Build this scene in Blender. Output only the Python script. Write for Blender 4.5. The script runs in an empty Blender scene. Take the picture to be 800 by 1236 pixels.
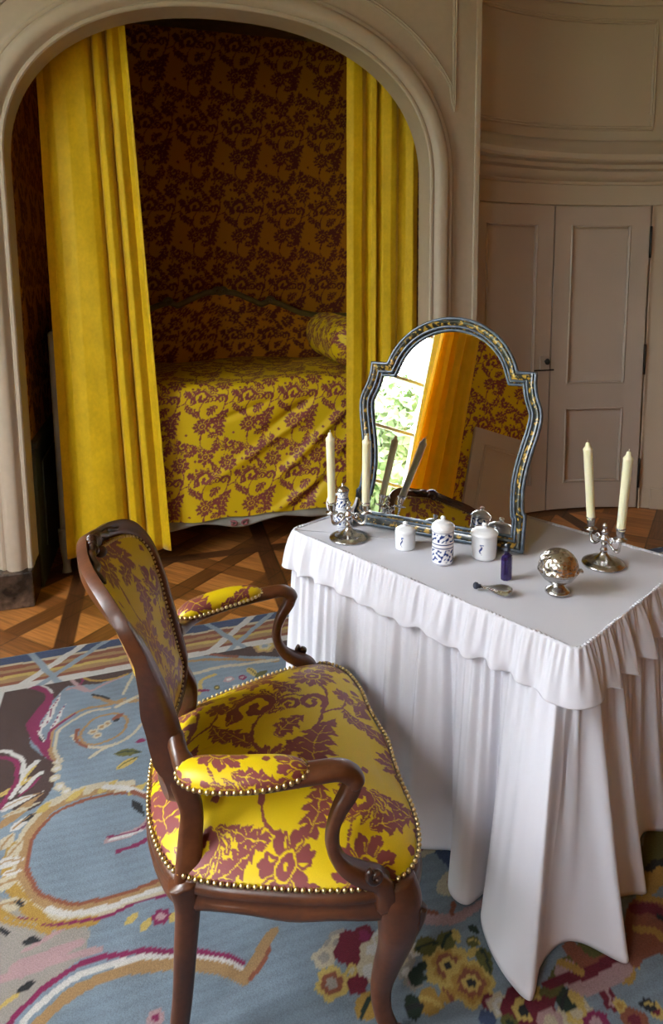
import bpy, bmesh, math, random
import numpy as np
from mathutils import Vector, Matrix, noise
random.seed(7); rng = np.random.default_rng(5)
PI = math.pi
scn = bpy.context.scene
COL = scn.collection

# ------------------------------------------------------------------ camera model (800 x 1236 frame)
FP, PX, PY, PITCH, HC = 826., 461., 438., math.radians(7.7), 1.6
def ray(x, y):
    a = (x-PX)/FP; b = (PY-y)/FP
    return np.array((a, math.cos(PITCH)+b*math.sin(PITCH), -math.sin(PITCH)+b*math.cos(PITCH)))
def at(x, y, z=0.):
    """a point of the photograph on the horizontal plane at height z (metres)"""
    r = ray(x, y); t = (z-HC)/r[2]
    return (r[0]*t, r[1]*t, z)
# room frame: s runs along the alcove wall, w comes from that wall into the room
RS = np.array((.951, .309)); RW = np.array((.309, -.951)); RP = np.array((-1.66, 3.18))
def room(s, w, z):
    p = RP+RS*s+RW*w
    return (p[0], p[1], z)
def roomA(s, w, z):
    s, w, z = np.broadcast_arrays(np.asarray(s, float), np.asarray(w, float), np.asarray(z, float))
    return np.stack([RP[0]+RS[0]*s+RW[0]*w, RP[1]+RS[1]*s+RW[1]*w, z], -1)

# ------------------------------------------------------------------ helpers
def lin(c):
    c = np.asarray(c, float)/255.
    return np.where(c <= .04045, c/12.92, ((c+.055)/1.055)**2.4)
def rgba(r, g, b):
    c = lin((r, g, b)); return (c[0], c[1], c[2], 1)

def mesh_obj(name, verts, faces, mat, parent=None, smooth=True, colors=None, uv=None, loc=None, M=None):
    me = bpy.data.meshes.new(name)
    verts = np.asarray(verts, float).reshape(-1, 3)
    if isinstance(faces, np.ndarray):
        me.vertices.add(len(verts)); me.vertices.foreach_set('co', verts.ravel())
        n = faces.shape[1]
        me.loops.add(faces.size); me.loops.foreach_set('vertex_index', faces.ravel().astype(np.int32))
        me.polygons.add(len(faces)); me.polygons.foreach_set('loop_start', np.arange(0, faces.size, n, dtype=np.int32))
        me.update(calc_edges=True)
    else:
        me.from_pydata([tuple(v) for v in verts], [], [tuple(int(i) for i in f) for f in faces]); me.update()
    if smooth:
        me.polygons.foreach_set('use_smooth', [True]*len(me.polygons))
    if colors is not None:
        ca = me.color_attributes.new('Col', 'FLOAT_COLOR', 'POINT')
        c = np.ones((len(verts), 4)); c[:, :colors.shape[1]] = colors
        ca.data.foreach_set('color', c.ravel())
    if uv is not None:
        ga = me.attributes.new('grain', 'FLOAT_VECTOR', 'POINT')
        g = np.zeros((len(verts), 3)); g[:, :uv.shape[1]] = uv
        ga.data.foreach_set('vector', g.ravel())
    me.materials.append(mat)
    me.validate()
    o = bpy.data.objects.new(name, me); COL.objects.link(o)
    if parent is not None: o.parent = parent
    return o

class MB:
    """collects shapes, builds one mesh"""
    def __init__(self): self.v = []; self.f = []; self.n = 0
    def add(self, v, f):
        v = np.asarray(v, float).reshape(-1, 3)
        self.v.append(v); k = self.n
        for q in f: self.f.append([int(i)+k for i in q])
        self.n += len(v); return self
    def box(self, c, size, R=None, bev=0.0):
        sx, sy, sz = [d/2 for d in size]
        b = min(bev, sx*.45, sy*.45, sz*.45)
        if b <= 0:
            v = np.array([(x, y, z) for z in (-sz, sz) for y in (-sy, sy) for x in (-sx, sx)], float)
            f = [(0, 2, 3, 1), (4, 5, 7, 6), (0, 1, 5, 4), (2, 6, 7, 3), (0, 4, 6, 2), (1, 3, 7, 5)]
        else:
            bm = bmesh.new(); bmesh.ops.create_cube(bm, size=1.0)
            for q in bm.verts: q.co = Vector((q.co.x*2*sx, q.co.y*2*sy, q.co.z*2*sz))
            bmesh.ops.bevel(bm, geom=list(bm.edges), offset=b, segments=2, affect='EDGES', profile=.5)
            bm.verts.index_update()
            v = np.array([tuple(q.co) for q in bm.verts]); f = [[q.index for q in fc.verts] for fc in bm.faces]; bm.free()
        if R is not None: v = v@np.asarray(R, float).T
        return self.add(v+np.asarray(c, float), f)
    def lathe(self, prof, c=(0, 0, 0), n=48, R=None, squash=1.0):
        prof = np.asarray(prof, float); m = len(prof)
        a = np.linspace(0, 2*PI, n, endpoint=False)
        v = np.stack([np.outer(np.cos(a), prof[:, 0]), np.outer(np.sin(a), prof[:, 0])*squash, np.tile(prof[:, 1], (n, 1))], -1).reshape(-1, 3)
        if R is not None: v = v@np.asarray(R, float).T
        f = []
        for i in range(n):
            j = (i+1) % n
            for k in range(m-1): f.append((i*m+k, j*m+k, j*m+k+1, i*m+k+1))
        if prof[0, 0] > 1e-5: f.append([i*m for i in range(n)][::-1])
        if prof[-1, 0] > 1e-5: f.append([i*m+m-1 for i in range(n)])
        return self.add(v+np.asarray(c, float), f)
    def ball(self, c, r, n=10, sc=(1, 1, 1)):
        a = np.linspace(-PI/2, PI/2, n)
        v, f = [], []
        m = len(a); N = n*2-2
        for i in range(N):
            t = 2*PI*i/N
            for p in a: v.append((c[0]+r*sc[0]*math.cos(p)*math.cos(t), c[1]+r*sc[1]*math.cos(p)*math.sin(t), c[2]+r*sc[2]*math.sin(p)))
        for i in range(N):
            j = (i+1) % N
            for k in range(m-1): f.append((i*m+k, j*m+k, j*m+k+1, i*m+k+1))
        return self.add(v, f)
    def sweep(self, path, prof, scale=None, ref=(0, 0, 1), closed=False, cap=True):
        v, f = sweep(path, prof, scale, ref, closed, cap); return self.add(v, f)
    def build(self, name, mat, parent=None, smooth=True, colors=None):
        v = np.concatenate(self.v)
        return mesh_obj(name, v, self.f, mat, parent, smooth, colors)

def spline(pts, n=8, closed=False):
    """Catmull-Rom through pts; n samples per span"""
    P = np.asarray(pts, float); N = len(P); out = []
    spans = N if closed else N-1
    for i in range(spans):
        if closed: p0, p1, p2, p3 = P[(i-1) % N], P[i], P[(i+1) % N], P[(i+2) % N]
        else:
            p1, p2 = P[i], P[i+1]
            p0 = P[i-1] if i > 0 else 2*p1-p2
            p3 = P[i+2] if i+2 < N else 2*p2-p1
        for k in range(n):
            t = k/n
            out.append(.5*((2*p1)+(-p0+p2)*t+(2*p0-5*p1+4*p2-p3)*t*t+(-p0+3*p1-3*p2+p3)*t**3))
    if not closed: out.append(P[-1])
    return np.array(out)

def circle(r=1., n=12, ry=None):
    ry = r if ry is None else ry
    a = np.linspace(0, 2*PI, n, endpoint=False)
    return np.stack([r*np.cos(a), ry*np.sin(a)], -1)
def rrect(w, h, r=.3, n=4):
    """rounded rectangle profile, full width w, height h; r fraction"""
    R = min(w, h)*r; out = []
    for cx, cy, a0 in ((w/2-R, h/2-R, 0), (-w/2+R, h/2-R, PI/2), (-w/2+R, -h/2+R, PI), (w/2-R, -h/2+R, 1.5*PI)):
        for k in range(n+1):
            a = a0+PI/2*k/n; out.append((cx+R*math.cos(a), cy+R*math.sin(a)))
    return np.array(out)

def sweep(path, prof, scale=None, ref=(0, 0, 1), closed=False, cap=True):
    """profile x runs along ref (made square to the path), profile y along tangent x ref"""
    P = np.asarray(path, float); N = len(P); prof = np.asarray(prof, float); m = len(prof)
    if closed: T = np.roll(P, -1, 0)-np.roll(P, 1, 0)
    else: T = np.gradient(P, axis=0)
    T /= np.linalg.norm(T, axis=1)[:, None]+1e-12
    ref = np.asarray(ref, float)
    if ref.ndim == 1: ref = np.tile(ref, (N, 1))
    S = ref-(ref*T).sum(1)[:, None]*T
    S /= np.linalg.norm(S, axis=1)[:, None]+1e-12
    U = np.cross(T, S)
    if scale is None: scale = np.ones((N, 2))
    scale = np.asarray(scale, float)
    if scale.ndim == 1: scale = np.stack([scale, scale], -1)
    V = P[:, None, :]+S[:, None, :]*(prof[None, :, 0:1]*scale[:, None, 0:1])+U[:, None, :]*(prof[None, :, 1:2]*scale[:, None, 1:2])
    f = []
    for i in range(N if closed else N-1):
        j = (i+1) % N
        for k in range(m):
            l = (k+1) % m; f.append((i*m+k, i*m+l, j*m+l, j*m+k))
    if cap and not closed:
        f.append(list(range(m))[::-1]); f.append([(N-1)*m+k for k in range(m)])
    return V.reshape(-1, 3), f

def grid_faces(nu, nv, wrap=False):
    i = np.arange(nu if wrap else nu-1); j = np.arange(nv-1)
    I, J = np.meshgrid(i, j, indexing='ij'); I2 = (I+1) % nu
    return np.stack([I*nv+J, I2*nv+J, I2*nv+J+1, I*nv+J+1], -1).reshape(-1, 4)

def lerp(x, xs, ys): return np.interp(x, xs, ys)
def tag(o, label=None, cat=None, group=None, kind=None):
    if label: o['label'] = label
    if cat: o['category'] = cat
    if group: o['group'] = group
    if kind: o['kind'] = kind
    return o
def empty(name, loc, rz=0):
    o = bpy.data.objects.new(name, None); COL.objects.link(o)
    o.location = loc; o.rotation_euler = (0, 0, rz); o.empty_display_size = .05
    return o
def struct(o): o['kind'] = 'structure'; return o

# ------------------------------------------------------------------ materials
MATS = {}
def mat(name, base=(200, 200, 200), rough=.5, metal=0., attr=False, bump=None, bump_strength=.3, bump_dist=.002, var=None, sheen=0, ior=1.5,
        trans=0., spec=.5, coat=0., noise_stretch=(1, 1, 1), coord='Object', subsurf=0., aniso=0.):
    m = bpy.data.materials.new(name); m.use_nodes = True; MATS[name] = m
    nt = m.node_tree; b = nt.nodes['Principled BSDF']; L = nt.links
    b.inputs['Roughness'].default_value = rough; b.inputs['Metallic'].default_value = metal
    b.inputs['IOR'].default_value = ior; b.inputs['Transmission Weight'].default_value = trans
    b.inputs['Specular IOR Level'].default_value = spec
    b.inputs['Coat Weight'].default_value = coat; b.inputs['Coat Roughness'].default_value = .15
    if sheen: b.inputs['Sheen Weight'].default_value = sheen; b.inputs['Sheen Roughness'].default_value = .4
    if subsurf: b.inputs['Subsurface Weight'].default_value = subsurf; b.inputs['Subsurface Radius'].default_value = (.01, .008, .003)
    tc = nt.nodes.new('ShaderNodeTexCoord')
    mp = nt.nodes.new('ShaderNodeMapping'); mp.inputs['Scale'].default_value = noise_stretch
    if coord == 'grain':
        ga = nt.nodes.new('ShaderNodeAttribute'); ga.attribute_name = 'grain'; L.new(ga.outputs['Vector'], mp.inputs['Vector'])
    else: L.new(tc.outputs[coord], mp.inputs['Vector'])
    src = None
    if attr:
        a = nt.nodes.new('ShaderNodeAttribute'); a.attribute_name = 'Col'; src = a.outputs['Color']
    else:
        r = nt.nodes.new('ShaderNodeRGB'); r.outputs[0].default_value = rgba(*base); src = r.outputs[0]
    for (sc, lo, hi, det) in (var or []):
        n = nt.nodes.new('ShaderNodeTexNoise'); n.inputs['Scale'].default_value = sc; n.inputs['Detail'].default_value = det
        L.new(mp.outputs[0], n.inputs['Vector'])
        mr = nt.nodes.new('ShaderNodeMapRange'); mr.inputs['From Min'].default_value = .3; mr.inputs['From Max'].default_value = .7
        mr.inputs['To Min'].default_value = lo; mr.inputs['To Max'].default_value = hi
        L.new(n.outputs['Fac'], mr.inputs['Value'])
        mx = nt.nodes.new('ShaderNodeVectorMath'); mx.operation = 'SCALE'
        L.new(src, mx.inputs[0]); L.new(mr.outputs[0], mx.inputs['Scale']); src = mx.outputs[0]
    L.new(src, b.inputs['Base Color'])
    if bump:
        prev = None
        for sc, st in bump:
            n = nt.nodes.new('ShaderNodeTexNoise'); n.inputs['Scale'].default_value = sc; n.inputs['Detail'].default_value = 3
            L.new(mp.outputs[0], n.inputs['Vector'])
            bn = nt.nodes.new('ShaderNodeBump'); bn.inputs['Strength'].default_value = st; bn.inputs['Distance'].default_value = bump_dist
            L.new(n.outputs['Fac'], bn.inputs['Height'])
            if prev is not None: L.new(prev.outputs[0], bn.inputs['Normal'])
            prev = bn
        L.new(prev.outputs[0], b.inputs['Normal'])
    return m

paint = mat('painted_panelling', (182, 168, 150), .5, var=[(1.5, .95, 1.04, 3), (30, .97, 1.02, 2)], bump=[(60, .08)])
paint_door = mat('painted_door', (180, 167, 156), .45, var=[(2, .95, 1.04, 3)], bump=[(80, .08)])
paint_wall = mat('painted_wall', (186, 172, 154), .55, var=[(1.5, .96, 1.03, 3)])
ceil_m = mat('plaster_ceiling', (232, 224, 216), .8, var=[(1, .97, 1.02, 2)])
marble = mat('dark_marble', (58, 46, 38), .25, var=[(9, .2, 2.6, 9), (40, .6, 1.5, 4)], bump=[(20, .1)])
wainscot_m = mat('dark_green_wainscot', (62, 68, 48), .5, var=[(6, .85, 1.1, 3)])
damask_wall = mat('damask_wall_fabric', attr=True, rough=.6, sheen=0, bump=[(900, .15)], spec=.3)
damask_bed = mat('damask_satin', attr=True, rough=.52, sheen=0, bump=[(700, .1), (11, .25)], bump_dist=.003, spec=.3)
damask_chair = mat('damask_chair_satin', attr=True, rough=.42, sheen=0, spec=.4, bump=[(1500, .12)], bump_dist=.0006, var=[(900, .93, 1.06, 1)])
floor_m = mat('parquet', attr=True, rough=.38, coord='grain', noise_stretch=(1, 14, 1), var=[(6, .72, 1.3, 5), (1.2, .85, 1.12, 2)], bump=[(10, .12)], bump_dist=.001, spec=.4)
rug_m = mat('woven_rug', attr=True, rough=.95, spec=.1, sheen=.2, var=[(300, .86, 1.12, 1), (9, .92, 1.07, 4)], bump=[(420, .5)], bump_dist=.003)
silk_curtain = mat('yellow_silk_curtain', (226, 186, 10), .5, var=[(14, .92, 1.08, 6)])
def add_translucent(m, fac, col):
    nt = m.node_tree; b = nt.nodes['Principled BSDF']; o = nt.nodes['Material Output']; t = nt.nodes.new('ShaderNodeBsdfTranslucent'); t.inputs[0].default_value = rgba(*col)
    x = nt.nodes.new('ShaderNodeMixShader'); x.inputs[0].default_value = fac; nt.links.new(b.outputs[0], x.inputs[1]); nt.links.new(t.outputs[0], x.inputs[2]); nt.links.new(x.outputs[0], o.inputs['Surface'])
add_translucent(silk_curtain, .30, (250, 205, 20))
velvet = mat('yellow_velvet', (208, 172, 6), .6, sheen=.3, var=[(14, .90, 1.10, 6), (70, .94, 1.06, 2)], bump=[(400, .15)], noise_stretch=(1, 1, .7), spec=.3)
linen = mat('white_linen', (206, 205, 213), .85, sheen=0, bump=[(900, .12)], bump_dist=.0006, spec=.2)
walnut = mat('polished_walnut', (82, 44, 22), .36, var=[(5, .7, 1.35, 5), (40, .85, 1.12, 2)], noise_stretch=(1.5, 3, 1.5), bump=[(60, .06)], coat=.2)
walnut_dark = mat('carved_walnut', (60, 32, 18), .32, var=[(25, .55, 1.4, 4)], coat=.35)
gilt = mat('brass_nails', (204, 182, 130), .3, metal=1.)
bedpaint = mat('painted_bed_frame', (150, 148, 140), .5, var=[(12, .85, 1.1, 3)])
bedgreen = mat('olive_gilt_moulding', (104, 92, 46), .45, var=[(20, .75, 1.2, 3)])
rosepaint = mat('rose_painted_carving', (140, 82, 84), .5)
silver = mat('aged_silver', (204, 202, 200), .22, metal=1., var=[(60, .55, 1.15, 3)], bump=[(90, .15)], bump_dist=.001)
wax = mat('ivory_wax', (236, 232, 196), .45, subsurf=.3)
wick_m = mat('wick', (225, 220, 205), .8)
porcelain = mat('porcelain', attr=True, rough=.12, coat=.5)
mirror_m = mat('mirror_glass', (240, 240, 240), .0, metal=1.)
frame_bead = mat('blue_grey_bead', (76, 88, 102), .28, metal=.25, var=[(50, .5, 1.4, 3)], coat=.5)
black_m = mat('black_iron', (18, 16, 15), .4)
dark_wood = mat('dark_commode_wood', (52, 34, 24), .35, var=[(8, .7, 1.3, 4)])
glass_m = mat('clear_glass', (238, 245, 242), .03, trans=1., ior=1.45)
violet_glass = mat('violet_glass', (62, 46, 110), .08, trans=.55, ior=1.45, coat=.4)
cork_m = mat('dark_stopper', (42, 46, 62), .4)
leaf_m = mat('tree_leaves', (124, 144, 96), .6, var=[(3, .7, 1.4, 3)])
bark_m = mat('tree_bark', (90, 75, 58), .9)
lawn_m = mat('lawn_grass', (112, 118, 88), .9, var=[(4, .8, 1.2, 3)])

def gold_black():
    m = mat('chinoiserie_lacquer', (30, 30, 28), .28, coat=.5); nt = m.node_tree; L = nt.links; b = nt.nodes['Principled BSDF']
    tc = nt.nodes['Texture Coordinate']; n = nt.nodes.new('ShaderNodeTexNoise'); n.inputs['Scale'].default_value = 75; n.inputs['Detail'].default_value = 3
    L.new(tc.outputs['Object'], n.inputs['Vector'])
    r = nt.nodes.new('ShaderNodeValToRGB'); e = r.color_ramp.elements
    e[0].position = .52; e[0].color = rgba(20, 26, 22); e[1].position = .60; e[1].color = rgba(176, 140, 54)
    L.new(n.outputs['Fac'], r.inputs[0]); L.new(r.outputs[0], b.inputs['Base Color'])
    return m
lacquer = gold_black()
def pierced():
    m = mat('pierced_silver', (180, 176, 170), .25, metal=1.); nt = m.node_tree; L = nt.links; b = nt.nodes['Principled BSDF']
    tc = nt.nodes['Texture Coordinate']; v = nt.nodes.new('ShaderNodeTexVoronoi'); v.inputs['Scale'].default_value = 95
    n = nt.nodes.new('ShaderNodeTexNoise'); n.inputs['Scale'].default_value = 60
    L.new(tc.outputs['Object'], v.inputs['Vector']); L.new(tc.outputs['Object'], n.inputs['Vector'])
    r = nt.nodes.new('ShaderNodeValToRGB'); e = r.color_ramp.elements
    e[0].position = .10; e[0].color = rgba(16, 13, 10); e[1].position = .22; e[1].color = rgba(200, 194, 184)
    L.new(v.outputs['Distance'], r.inputs[0]); L.new(r.outputs[0], b.inputs['Base Color'])
    bn = nt.nodes.new('ShaderNodeBump'); bn.inputs['Distance'].default_value = .003; bn.inputs['Strength'].default_value = .8
    ad = nt.nodes.new('ShaderNodeMath'); ad.operation = 'ADD'
    L.new(v.outputs['Distance'], ad.inputs[0]); L.new(n.outputs['Fac'], ad.inputs[1]); L.new(ad.outputs[0], bn.inputs['Height'])
    L.new(bn.outputs[0], b.inputs['Normal'])
    return m
pierced_m = pierced()

# ------------------------------------------------------------------ the damask repeat, drawn with numpy (metres)
TW, TH = .30, .54
def damask_tile():
    nx, ny = 560, 1008
    X, Y = np.meshgrid((np.arange(nx)+.5)/nx*TW, (np.arange(ny)+.5)/ny*TH, indexing='ij')
    kx, ky = 2*PI/TW, 2*PI/TH                 # small periodic wobble so that every outline is ragged like woven silk
    X, Y = (X+.0012*np.sin(13*kx*X+7*ky*Y)+.0008*np.sin(29*ky*Y-11*kx*X)+.003*np.sin(3*ky*Y)), (Y+.0012*np.sin(11*kx*X-17*ky*Y)+.0008*np.sin(23*kx*X+31*ky*Y)+.003*np.sin(2*kx*X))
    M = np.zeros_like(X)
    def wrap(cx, cy):
        dx = (X-cx+TW/2) % TW-TW/2; dy = (Y-cy+TH/2) % TH-TH/2
        return dx, dy
    def on(mask): M[mask] = 1
    def off(mask): M[mask] = 0
    def vine(pts, w0=.0042, w1=.002, n=14):
        P = spline(pts, n)
        for i, p in enumerate(P):
            w = w0+(w1-w0)*i/len(P); dx, dy = wrap(*p); on(dx*dx+dy*dy < w*w)
    def flower(cx, cy, r, n=9, ph=0., sq=1., inner=True):
        dx, dy = wrap(cx, cy); dy = dy/sq; rho = np.hypot(dx, dy); th = np.arctan2(dy, dx)+ph
        k = np.abs(np.cos(n*th/2))
        R = r*(.52+.36*k**.8+.12*np.abs(np.cos(n*1.5*th)))
        on(rho < R)
        off((rho < R*.97) & (rho > r*.36) & (k < .10))
        if inner:
            off((rho < r*.36) & (rho > r*.29)); k2 = np.abs(np.cos(n*th/2+.8)); off((rho < r*.7) & (rho > r*.42) & (k2 > .985))
            off(rho < r*.09)
    def leaf(cx, cy, ang, L, W, teeth=5, bend=0.):
        dx, dy = wrap(cx, cy); ca, sa = math.cos(ang), math.sin(ang)
        s = (dx*ca+dy*sa)/L+.5; t = (-dx*sa+dy*ca)+bend*L*((s-.5)**2-.25)
        inside = (s > 0) & (s < 1)
        sc = np.clip(s, 0, 1)
        env = W*np.sin(PI*sc**.75)**.8*(1-.50*((sc*teeth) % 1)**1.3-.12*((sc*teeth*3) % 1))
        on(inside & (np.abs(t) < env))
        off(inside & (np.abs(t) < .0009) & (sc > .08) & (sc < .85))
        off(inside & (np.abs(t) < env*.72) & (((sc*teeth-np.abs(t)/W*.9) % 1) < .065) & (sc < .8))
    def curl(cx, cy, r0, turns, ph, w=.006, sgn=1, lobes=True):
        n = int(90*turns)
        for i in range(n):
            u = i/(n-1); r = r0*(1-u)**.85+.003; a = ph+sgn*u*turns*2*PI
            px, py = cx+r*math.cos(a), cy+r*math.sin(a)
            ww = w*(1-.45*u)*(1+(.30*math.cos(u*34) if lobes else 0)); dx, dy = wrap(px, py); on(dx*dx+dy*dy < ww*ww)
        if lobes:
            for k in range(8):
                a = ph+sgn*(k/7)*1.35*PI; rr = r0*(1-k/22)+w*1.15
                leaf(cx+rr*math.cos(a), cy+rr*math.sin(a), a-sgn*.75, w*3.0, w*.80, 3, .3)
            n = 60
            for i in range(n):
                u = i/(n-1); r = r0*(1-u*.5)**.85+.003; a = ph+sgn*(.1+u*.62*turns)*2*PI; dx, dy = wrap(cx+r*math.cos(a), cy+r*math.sin(a)); off(dx*dx+dy*dy < .0011**2)
    def bouquet(cx, cy, r):
        for k in range(6):
            a = k*PI/3+.3; dx, dy = wrap(cx+r*.62*math.cos(a), cy+r*.62*math.sin(a)); on(dx*dx+dy*dy < (r*.43)**2)
            off(((dx*dx+dy*dy) < (r*.30)**2) & ((dx*dx+dy*dy) > (r*.24)**2))
        dx, dy = wrap(cx, cy); on(dx*dx+dy*dy < (r*.42)**2); off((dx*dx+dy*dy < (r*.26)**2) & (dx*dx+dy*dy > (r*.18)**2))
    vine([(.05, .0), (.075, .08), (.05, .17), (.09, .25), (.15, .30), (.21, .27)], .0055, .003)
    vine([(.20, .05), (.17, .14), (.21, .20), (.24, .30), (.20, .40), (.225, .50)], .0055, .003)
    vine([(.07, .36), (.10, .43), (.05, .50), (.06, .56)], .005, .003)
    vine([(.05, .17), (.0, .20), (-.03, .25)], .004, .002); vine([(.22, .22), (.27, .24), (.29, .29)], .004, .002)
    flower(.070, .085, .064, 11, .2, .85)
    leaf(.215, .105, 1.25, .185, .056, 6, .9)
    curl(.075, .275, .054, 1.25, 3.6, .0145, -1)
    curl(.200, .262, .030, 1.2, -.6, .009, 1, False)
    flower(.225, .378, .062, 9, .5, .9)
    flower(.085, .420, .056, 7, .9, 1.05)
    leaf(.012, .182, 2.3, .10, .030, 4, -.3); leaf(.140, .185, .7, .10, .030, 4, .3)
    leaf(.148, .350, 2.2, .10, .031, 4, .4); leaf(.292, .455, .4, .10, .028, 4, -.2)
    leaf(.145, .500, 1.2, .12, .034, 5, -.3); leaf(.020, .490, 2.6, .09, .026, 4, .3)
    leaf(.140, .020, .2, .08, .024, 4, .3); leaf(.288, .205, 1.9, .08, .024, 4, .2)
    curl(.240, .500, .034, 1.1, 2.2, .012, 1)
    curl(.150, .262, .020, 1.2, 2.6, .006, -1, False)
    flower(.285, .300, .028, 6, .1, 1., False); flower(.130, .120, .022, 5, .4, 1., False)
    for p in ((.14, .45), (.02, .34), (.19, .465), (.02, .40), (.27, .03)):
        dx, dy = wrap(*p); on(dx*dx+dy*dy < .009**2)
    return M
TILE = damask_tile()
def damask(u, v, scale=1.):
    nx, ny = TILE.shape
    x = ((u/scale/TW) % 1)*nx-.5; y = ((v/scale/TH) % 1)*ny-.5
    x0 = np.floor(x).astype(int); y0 = np.floor(y).astype(int); fx = x-x0; fy = y-y0
    g = lambda a, b: TILE[a % nx, b % ny]
    return g(x0, y0)*(1-fx)*(1-fy)+g(x0+1, y0)*fx*(1-fy)+g(x0, y0+1)*(1-fx)*fy+g(x0+1, y0+1)*fx*fy
YEL = lin((210, 180, 12)); MAR = lin((126, 62, 62))
YEL_DIM = lin((188, 126, 12)); MAR_DIM = lin((106, 46, 34))  # same damask for alcove and headboard, its dim light put into the colour
def damask_col(u, v, scale=1., yel=YEL, mar=MAR):
    m = damask(u, v, scale)[..., None]
    return (yel*(1-m)+mar*m).reshape(-1, 3)

# ================================================================== THE ROOM
S_L, S_R, W_F, ZC = -1.4, 4.566, 6.0, 3.7
AX0, AX1, ASP, ATOP = -.035, 2.008, 2.08, 2.835       # arch opening
def arch_pts(off=0., n=56, z0=0.):
    c = (AX0+AX1)/2; a = (AX1-AX0)/2+off; b = ATOP-ASP+off; e = 2/2.25
    P = [(AX0-off, z0)]
    for k in range(n+1):
        t = PI-PI*k/n; ct, st = math.cos(t), math.sin(t)
        P.append((c+a*math.copysign(abs(ct)**e, ct), ASP+b*abs(st)**e))
    P.append((AX1+off, z0)); return P

# --- wall with the arched opening of the bed alcove
S_E = 2.313
AP = arch_pts()
poly = [(S_L, 0)]+AP+[(S_E, 0), (S_E, ZC), (S_L, ZC)]
n = len(poly); v = [room(s, 0, z) for s, z in poly]+[room(s, -.14, z) for s, z in poly]
f = [list(range(n))[::-1], list(range(n, 2*n))]+[(i, (i+1) % n, (i+1) % n+n, i+n) for i in range(n)]
struct(mesh_obj('wall_back', v, f, paint, smooth=False))
mb = MB(); mb.box((0, 0, 0), (.14, .3, ZC)); wv = mb.v[0]
mb2 = MB(); mb2.add(roomA(wv[:, 0]+S_E-.07, wv[:, 1]-.29, wv[:, 2]+ZC/2), mb.f)
struct(mb2.build('wall_back_return', paint, smooth=False))
# architrave moulding round the arch
def arch_path(off, z0=.175):
    return np.array([room(s, 0, z) for s, z in arch_pts(off, 70, z0)])
def densify(P, d=.12):
    out = []
    for a, b in zip(P[:-1], P[1:]):
        k = max(1, int(np.linalg.norm(b-a)/d))
        for i in range(k): out.append(a+(b-a)*i/k)
    out.append(P[-1]); return np.array(out)
prof = [(-.02, -.002), (.030, -.002), (.036, .004), (.036, .016), (.028, .022), (.034, .030), (.052, .040), (.060, .055), (.060, .085), (.052, .098), (.036, .108),
        (.026, .114), (.030, .120), (.030, .128), (.016, .138), (.010, .150), (.010, .158), (-.02, .158)]
mb = MB(); mb.sweep(densify(arch_path(0)), [(a, -b) for a, b in prof], ref=(RW[0], RW[1], 0))
arc = struct(mb.build('trim_1', paint, smooth=True))
mod = arc.modifiers.new('es', 'EDGE_SPLIT'); mod.split_angle = math.radians(35)
# marble plinths at the foot of the architrave
for k, (s0, s1) in enumerate(((AX0-.175, AX0+.006), (AX1-.006, AX1+.175))):
    mb = MB(); mb.box((0, 0, 0), (s1-s0, .235, .18), bev=.008); w0 = mb.v[0]
    mb2 = MB(); mb2.add(roomA(w0[:, 0]+(s0+s1)/2, w0[:, 1]-.0375, w0[:, 2]+.09), mb.f)
    struct(mb2.build('trim_%d' % (2+k), marble, smooth=False))
# thin panel mouldings in the spandrels
thin = [(-.004, -.011), (.008, -.011), (.012, -.006), (.006, 0), (.012, .006), (.008, .011), (-.004, .011)]
def panel_loop(name, pts2d, fn, ref, mat_=paint, par=None, prof_=thin):
    P = densify(np.array([fn(a, b) for a, b in pts2d+[pts2d[0]]]), .04)[:-1]
    mb = MB(); mb.sweep(P, prof_, ref=ref, closed=True); o = mb.build(name, mat_, par)
    m = o.modifiers.new('es', 'EDGE_SPLIT'); m.split_angle = math.radians(35)
    return o
curve = [(s, z) for s, z in arch_pts(.25, 60) if z > 2.2]
right = [p for p in curve if p[0] > 1.0 and p[0] < 2.15]; left = [p for p in curve if p[0] < .97 and p[0] > -.18]
struct(panel_loop('trim_4', [(1.02, 3.45)]+right+[(2.152, right[-1][1]-.12), (2.152, 3.45)], lambda a, b: room(a, .001, b), (RW[0], RW[1], 0)))
struct(panel_loop('trim_5', [(-.18, 3.45), (-.18, left[0][1]-.12)]+left+[(.95, 3.45)], lambda a, b: room(a, .001, b), (RW[0], RW[1], 0)))
struct(panel_loop('trim_6', [(-1.3, .95), (-.32, .95), (-.32, 3.45), (-1.3, 3.45)], lambda a, b: room(a, .001, b), (RW[0], RW[1], 0)))
mb = MB(); mb.sweep(np.array([room(2.295, .0, z) for z in np.linspace(.0, ZC, 8)]), rrect(.02, .034, .3), ref=(RW[0], RW[1], 0)); struct(mb.build('trim_7', paint))

# --- alcove walls in damask
def damask_sheet(name, origin, du, dv, W, H, step, uo=0., vo=0., mat_=damask_wall, z0=0.):
    nu, nv = int(W/step)+1, int(H/step)+1
    U, V = np.meshgrid(np.linspace(0, W, nu), np.linspace(0, H, nv), indexing='ij')
    P = np.asarray(origin)+U[..., None]*np.asarray(du)+V[..., None]*np.asarray(dv)
    return mesh_obj(name, P.reshape(-1, 3), grid_faces(nu, nv), mat_, None, True, damask_col(U+uo, V+vo, 1., YEL_DIM, MAR_DIM) if 'alcove' in name else damask_col(U+uo, V+vo))
RS3 = np.array((RS[0], RS[1], 0)); RW3 = np.array((RW[0], RW[1], 0)); Z3 = np.array((0, 0, 1.))
A_B = -1.46
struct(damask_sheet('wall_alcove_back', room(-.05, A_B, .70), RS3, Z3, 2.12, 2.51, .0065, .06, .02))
struct(damask_sheet('wall_alcove_left', room(-.045, A_B, .74), RW3, Z3, 1.32, 2.46, .0075))
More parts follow.
